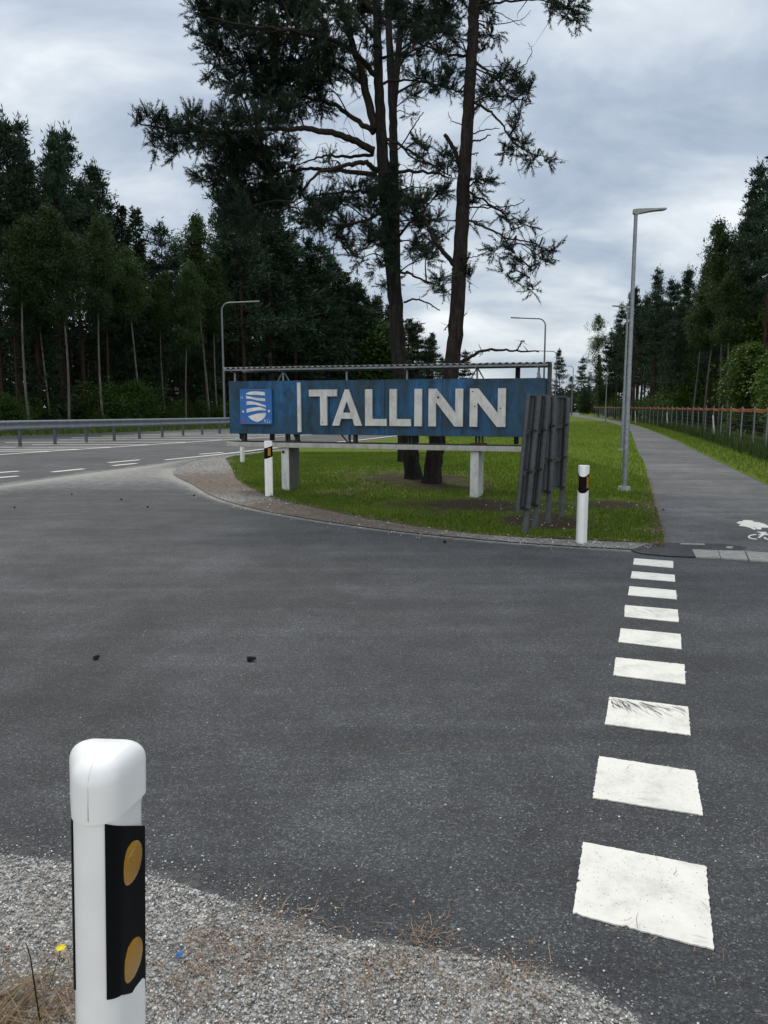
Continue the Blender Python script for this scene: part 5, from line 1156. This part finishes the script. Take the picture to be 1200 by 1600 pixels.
# left forest: individual trees seen against the sky -----------------------------------
def LY(px): return 39.6 / (.4 - (px - 600) / 1200)
def RY(px): return 11.2 / max(.02, ((px - 600) / 1200 - .17))
def at_px(px, Y): return (px - 600) / F_PX * Y * (math.cos(PITCH))
def top_h(py, Y): return float(P(600, py, Y)[2])
GL, GR = 'trees of the forest left of the main road', 'trees of the forest right of the path'
LEFT = [('pine', 4, 206, 5, 'pine topping the forest at the left picture edge'), ('pine', 33, 196, 6, 'pointed pine, left one of the twin tops over the left forest'), ('pine', 52, 193, 7, 'pointed pine, right one of the twin tops over the left forest'), ('pine', 98, 207, 4, 'broad topped pine, tallest beside the twin tops'), ('pine', 132, 212, 5, 'pine with narrow top at the shoulder of the left forest'), ('pine', 158, 262, 6, 'pine stepping down beside the shoulder of the left forest'), ('pine', 178, 318, 8, 'low pine at the foot of the tall left group'), ('spruce', 200, 322, 5, 'narrow spruce tip, left one of a close pair above the gap'), ('spruce', 222, 326, 6, 'narrow spruce tip, right one of a close pair above the gap'), ('lowpine', 258, 357, 6, 'rounded pine crown in the dip of the left forest'), ('lowpine', 285, 385, 9, 'low rounded pine at the bottom of the dip'), ('birch', 327, 322, 2, 'pale green birch rising left of the dark hanging pine mass'), ('pine', 352, 300, 6, 'dark pine between the pale birch and the hanging pine mass'), ('lowpine', 384, 235, 1, 'tall dark pine with reddish stem behind the large island pine'), ('lowpine', 425, 290, 3, 'dense dark pine below the long left limb of the island pine'), ('spruce', 462, 365, 4, 'dark spruce left of the sign crest column'), ('lowpine', 498, 385, 5, 'dark pine crown above the letter T of the sign'), ('spruce', 528, 418, 4, 'dark spruce stepping down above the letter A of the sign'), ('lowpine', 552, 442, 5, 'small pine top left of the island pine trunks'), ('spruce', 574, 466, 6, 'spruce tip just left of the large island trunk'), ('spruce', 590, 462, 9, 'spruce tip touching the large island trunk'), ('spruce', 638, 498, 4, 'spruce tip between the two island trunks, left one'), ('lowpine', 655, 506, 8, 'pine crown between the two island trunks'), ('spruce', 676, 520, 10, 'spruce tip beside the leaning island trunk'), ('lowpine', 692, 560, 14, 'low far pine at the foot of the leaning trunk'), ('lowpine', 440, 345, 9, 'broad dark pine behind the lamp and the hanging pine mass'), ('spruce', 480, 372, 7, 'tall dark spruce behind the crown above the letter T'), ('lowpine', 512, 398, 8, 'broad pine filling between the dark spruces above the sign'), ('spruce', 540, 425, 6, 'broad spruce behind the letter A spruce'), ('lowpine', 563, 452, 3, 'broad low pine left of the island trunks'), ('lowpine', 583, 470, 4, 'dense low pine beside the large island trunk'), ('spruce', 606, 476, 5, 'broad spruce right behind the large island trunk'), ('lowpine', 622, 500, 4, 'low pine filling between the island trunks'), ('spruce', 645, 505, 3, 'wide spruce between the two island trunks, right one'), ('lowpine', 668, 530, 5, 'low pine left of the leaning trunk'), ('lowpine', 726, 550, 40, 'far round tree just right of the leaning trunk above the roof')]
for key, px, py, back, lab in LEFT:
    Y = LY(min(px, 700)) + back; plant(key, at_px(px, Y), Y, top_h(py, Y), lab, 'tree', GL, RNG.uniform(.95, 1.15) * (1.3 if px > 400 else 1))
BIR = [(44, 318, 1, 'pale stemmed birch, leftmost of the birches before the dark forest'), (106, 315, 0, 'birch with straight pale stem under the broad topped pine'), (160, 322, 0, 'birch with bright pale curved stem, tallest visible stem behind the guardrail'), (219, 372, 1, 'birch with grey forked stem at the centre of the left forest edge'), (-40, 330, 0, 'pale stemmed birch just past the left edge'), (78, 360, 3, 'thin birch between two brighter birch stems'), (258, 410, 4, 'thin birch behind the bright green bushes'), (290, 400, 2, 'slender birch below the dip in the tree line'), (340, 390, 3, 'slender birch beside the curved arm lamp')]
for px, py, back, lab in BIR:
    Y = LY(px) + back - 1; plant('birch', at_px(px, Y), Y, top_h(py, Y), lab, 'tree', GL, RNG.uniform(.85, 1.05))
def sil_left(px): return float(np.interp(px, [-600, -200, 0, 140, 170, 200, 250, 290, 330, 370, 420, 470, 520, 560, 600, 640, 690, 760], [150, 190, 215, 225, 300, 340, 372, 400, 345, 280, 300, 370, 405, 435, 460, 500, 555, 590]))
def fill(side, n, lab, group, keys, wts, depth, seed):
    global RNG; RNG = np.random.default_rng(seed); k = 0; placed = []; tries = 0; off_ = 22 if side == 'L' else 6
    while k < n and tries < n * 60:
        tries += 1
        if side == 'L':
            Y0 = RNG.uniform(30, 150); off = RNG.random() ** 1.1 * depth + 1.5; X = -22 + .40 * (Y0 - 44) - off * .93; Y = Y0 + off * .37
        else:
            Y0 = RNG.uniform(18, 165); off = RNG.random() ** 1.1 * depth + 1.2; X = 11.2 + .17 * Y0 + off; Y = Y0 + off * .1
        px = 600 + F_PX * X / (Y * math.cos(PITCH))
        if px < -260 or px > 1460: continue
        if any((X - a) ** 2 + (Y - b) ** 2 < 2.6 for a, b in placed): continue
        placed.append((X, Y)); key = keys[int(RNG.choice(len(keys), p=wts))]
        py = (sil_left(px) if side == 'L' else sil_right(px)) + abs(RNG.normal(0, 55 if side == 'L' else 40)) + off_
        h = min(top_h(py, Y), 24)
        if h < 5: h = 5 + RNG.random() * 2
        plant(key, X, Y, h, lab[key], 'tree', group, RNG.uniform(.85, 1.15)); k += 1
fill('L', 150, {'pine': 'tall pine deep in the left forest with its top among the other crowns', 'lowpine': 'dense pine deep in the left forest with its top among the other crowns', 'spruce': 'dark spruce deep in the left forest with its top among the other crowns'}, 'trees standing deep in the left forest', ['pine', 'lowpine', 'spruce'], [.5, .25, .25], 26, 301)
# right forest
RIGHT = [('pine', 1190, 236, 4, 'tallest pine at the right picture edge'), ('pine', 1172, 262, 6, 'tall pine with reddish bare stem left of the tallest pine'), ('pine', 1205, 262, 2, 'tall pine cut by the right picture edge'), ('pine', 1150, 300, 8, 'pine with long side branch above the birch crown'), ('birch', 1124, 326, 1, 'grey green birch with pale stem rising above the right forest'), ('birch', 1100, 392, 4, 'smaller birch leaning left of the tall birch'), ('birch', 1140, 400, 0, 'pale stemmed birch close to the bright green maple'), ('pine', 1068, 424, 8, 'thin pine with a double tip in the right forest'), ('pine', 1048, 446, 9, 'pine with ragged crown right of the path lamp'), ('spruce', 1066, 450, 14, 'spruce between the ragged pines of the right forest'), ('pine', 1015, 424, 9, 'pointed pine rising just right of the path lamp head line'), ('lowpine', 1000, 470, 10, 'dense pine beside the pointed pine'), ('pine', 1035, 440, 5, 'slim pine between the pointed pine and the ragged crown'), ('birch', 1082, 440, 2, 'thin birch in front of the ragged right pines'), ('pine', 1090, 415, 10, 'dark pine filling behind the leaning birch'), ('lowpine', 1112, 400, 9, 'dense dark pine behind the tall grey green birch'), ('pine', 990, 452, 5, 'dense pine just right of the path lamp pole'), ('lowpine', 1022, 462, 4, 'broad dark pine low in the right wall of trees'), ('lowpine', 1055, 478, 3, 'broad dark pine behind the fence bend'), ('lowpine', 950, 520, 12, 'dark pine behind the see-through leafy tree'), ('pine', 1160, 330, 3, 'bare stemmed pine behind the bright maples'), ('pine', 1178, 320, 7, 'second bare stemmed pine behind the bright maples'), ('pine', 979, 458, 8, 'pine partly hidden behind the path lamp pole'), ('pine', 962, 478, 8, 'flat topped pine left of the path lamp pole'), ('airy', 936, 484, 3, 'airy leafy tree with see-through crown left of the path lamp'), ('lowpine', 908, 560, 40, 'small dark pine at the bend of the path'), ('lowpine', 873, 548, 10, 'round crowned far pine between the road lamps'), ('spruce', 840, 579, 14, 'far spruce tip just above the sign roof end'), ('airy', 890, 585, 6, 'far pale leafy tree beside the road lamps')]
for key, px, py, back, lab in RIGHT:
    Y = (RY(px) if px > 925 else 150) + back; plant(key, at_px(px, Y), Y, top_h(py, Y), lab, 'tree', GR, RNG.uniform(.9, 1.1))
def sil_right(px): return float(np.interp(px, [840, 870, 905, 925, 950, 980, 1010, 1050, 1090, 1130, 1170, 1200, 1500], [598, 585, 585, 560, 520, 490, 455, 460, 450, 440, 420, 400, 340]))
fill('R', 95, {'pine': 'tall pine deep in the right forest with its top among the other crowns', 'lowpine': 'dense pine deep in the right forest with its top among the other crowns', 'spruce': 'dark spruce deep in the right forest with its top among the other crowns', 'birch': 'birch deep in the right forest with its top among the other crowns'}, 'trees standing deep in the right forest', ['pine', 'lowpine', 'spruce', 'birch'], [.42, .28, .18, .12], 20, 302)
# leafy trees and bushes along both edges
for px, py, Y, lab in ((1172, 535, 35, 'bright green young maple behind the fence at the right'), (1232, 520, 31, 'bright green maple cut by the right picture edge'), (1205, 470, 41, 'taller yellow green maple behind the bright maples')):
    plant('leafy', at_px(px, Y), Y, top_h(py, Y), lab, 'tree', 'maples behind the fence', 1.1)
RNG = np.random.default_rng(5)
for px, py, Y, lab in ((1068, 575, 56, 'young leafy tree with mid green crown behind the fence bend'), (1038, 592, 68, 'smaller young leafy tree behind the fence, beside the mid green one'), (945, 600, 128, 'pale round young tree at the far path bend'), (918, 610, 150, 'pale young tree left of the round one at the bend'), (200, 592, 54, 'bright green young tree in front of the left forest behind the guardrail'), (232, 604, 56, 'lower bright young tree beside the first behind the guardrail'), (20, 612, 44, 'young tree at the left picture edge behind the guardrail'), (575, 505, 92, 'pale drooping young birch left of the large island trunk')):
    plant('sapling', at_px(px, Y), Y, top_h(py, Y), lab, 'tree', 'young trees along the forest edges', 1.3)
for i in range(58):
    Y0 = RNG.uniform(36, 120); off = RNG.uniform(-.6, 3.5); X = -22 + .40 * (Y0 - 44) - off
    plant('bush', X, Y0 + off * .3, RNG.uniform(1.3, 3.4), 'leafy green bush growing at the foot of the left forest', 'bush', 'bushes along the left forest edge', RNG.uniform(.9, 1.5))
for i in range(58):
    Y0 = 22 + 100 * RNG.random() ** 1.4; off = RNG.uniform(.9, 5.0); X = 12.4 + .17 * Y0 + off * .8
    plant('bush', X, Y0, RNG.uniform(1.2, 3.2), 'leafy green bush growing behind the wire fence', 'bush', 'bushes behind the wire fence', RNG.uniform(.9, 1.5))
# far wood that reads as one mass
def far_wood(name, label, pts, hts, seed, n):
    global RNG; RNG = np.random.default_rng(seed); idx = RNG.integers(len(pts), size=n); b = pts[idx]; h = hts[idx]
    z = h * RNG.random(n) ** .8; p = np.c_[b + RNG.normal(0, 1.3, (n, 2)), z]; d = unit(RNG.normal(0, 1, (n, 3)) + np.array([0, 0, .2]))
    V, T, sh = sprays(p, d, RNG.uniform(.7, 1.5, n), RNG.uniform(.25, .6, n)); o = link(name, arr_mesh(name, V, T, sh, 4), MAT['spruce']); tag(o, label, None, None, 'stuff')
pts = []; hts = []
for i in range(900):
    Y0 = random.uniform(24, 175); off = random.uniform(24, 48); X = -22 + .40 * (Y0 - 44) - off; Y = Y0 + off * .35; px = 600 + F_PX * X / Y; pts.append((X, Y)); hts.append(min(11, max(3, top_h(sil_left(px) + 60, Y))) if px > -500 else 8)
for i in range(200):
    X = random.uniform(0, 60); Y = random.uniform(185, 215); pts.append((X, Y)); hts.append(random.uniform(4, 7))
far_wood('distant_wood', 'dark mass of trees filling the depth of the left forest', np.array(pts), np.array(hts), 401, 60000)
pts = []; hts = []
for i in range(700):
    Y0 = random.uniform(16, 190); off = random.uniform(20, 42); X = 11.2 + .17 * Y0 + off; Y = Y0; px = 600 + F_PX * X / Y; pts.append((X, Y)); hts.append(min(10, max(3, top_h(sil_right(px) + 50, Y))))
far_wood('distant_wood', 'dark mass of trees filling the depth of the right forest', np.array(pts), np.array(hts), 402, 45000)
RNG = np.random.default_rng(11)

# ------------------------------------------------------------------ small things on the ground
def cone(px, py, s, label):
    b = G(px, py); m = MB(); rows = 7; L = s
    ax = random.uniform(0, 6.28); Rz = Matrix.Rotation(ax, 4, 'Z') @ Matrix.Rotation(math.pi / 2 - .15, 4, 'Y')
    m.tube([Rz @ Vector((0, 0, -L / 2)), Rz @ Vector((0, 0, L / 2))], [L * .2, L * .1], 7)
    for r in range(rows):
        t = r / (rows - 1); rad = L * (.34 - .24 * t) * (1 if r else .7)
        for k in range(7):
            a = 2 * math.pi * (k + .5 * (r % 2)) / 7; c = Vector((math.cos(a) * rad, math.sin(a) * rad, (t - .5) * L * .9)); m.box(Rz @ c, (L * .16, L * .2, L * .05), Rz @ Matrix.Rotation(a, 4, 'Z') @ Matrix.Rotation(-.6, 4, 'Y'))
    o = m.build('pine_cone', MAT['cone']); o.location = (b[0], b[1], s * .3); tag(o, label, 'pine cone', 'pine cones on the asphalt')
for px, py, s, lab in ((393, 1033, .05, 'dark pine cone lying alone in the middle of the asphalt'), (151, 1030, .04, 'flat dark pine cone left of the lone one on the asphalt'), (695, 848, .05, 'dark pine cone on asphalt in front of the right pillar'), (190, 781, .036, 'pine cone on the far asphalt, middle of a loose row'), (231, 793, .036, 'pine cone on far asphalt, right of the loose row'), (303, 775, .04, 'pine cone beside the needle covered gravel'), (23, 794, .036, 'pine cone on far asphalt near the left picture edge'), (112, 773, .036, 'broken pine cone on far asphalt nearest the main road'), (1036, 798, .045, 'dark pine cone lying on the path')):
    cone(px, py, s, lab)
# yellow flower and dry stalk
b = G(100, 1545); root = empty('flower', (b[0], b[1], .008)); tag(root, 'single yellow flower beside the front marker post', 'flower')
hd = P(95, 1484, b[1] + .015) - np.array([b[0], b[1], .008])
m = MB(); m.tube(spline([(-.035, -.01, 0), (-.02, -.005, hd[2] * .5), tuple(hd)], 5), .0014, 5); m.build('stem', MAT['stem_green'], root)
for k in range(5):
    a = k * 2 * math.pi / 5 + .3; d = Vector((math.cos(a), math.sin(a), .55)).normalized(); t = Vector((-math.sin(a), math.cos(a), 0)); h0 = Vector(hd)
    m = MB(); m.add([h0, h0 + d * .007 + t * .006, h0 + d * .014 + t * .005, h0 + d * .0145 - t * .005, h0 + d * .007 - t * .006, h0 + d * .010 + Vector((0, 0, -.003))], [(0, 1, 5), (1, 2, 5), (2, 3, 5), (3, 4, 5), (4, 0, 5)]); m.build('petal', MAT['yellow'], root)
b = G(63, 1600); m = MB(); m.tube([(0, 0, 0), (-.006, .0, .08), (-.018, .01, .17), (-.028, .012, .21)], [.0022, .002, .0016, .001], 5)
o = m.build('stalk', MAT['twig']); o.location = (b[0], b[1], 0); tag(o, 'thin dark dry stalk standing in the dry grass', 'plant')
b = G(280, 1502); m = MB()
m.add([(-.010, -.004, 0), (.006, -.007, .002), (.012, .004, .009), (.002, .009, .012), (-.009, .006, .005), (-.001, 0, .010)], [(0, 1, 5), (1, 2, 5), (2, 3, 5), (3, 4, 5), (4, 0, 5), (4, 3, 2, 1, 0)])
o = m.build('wrapper', MAT['blue_litter']); o.location = (b[0], b[1], .014); tag(o, 'tiny crumpled blue wrapper lying on the gravel', 'litter')
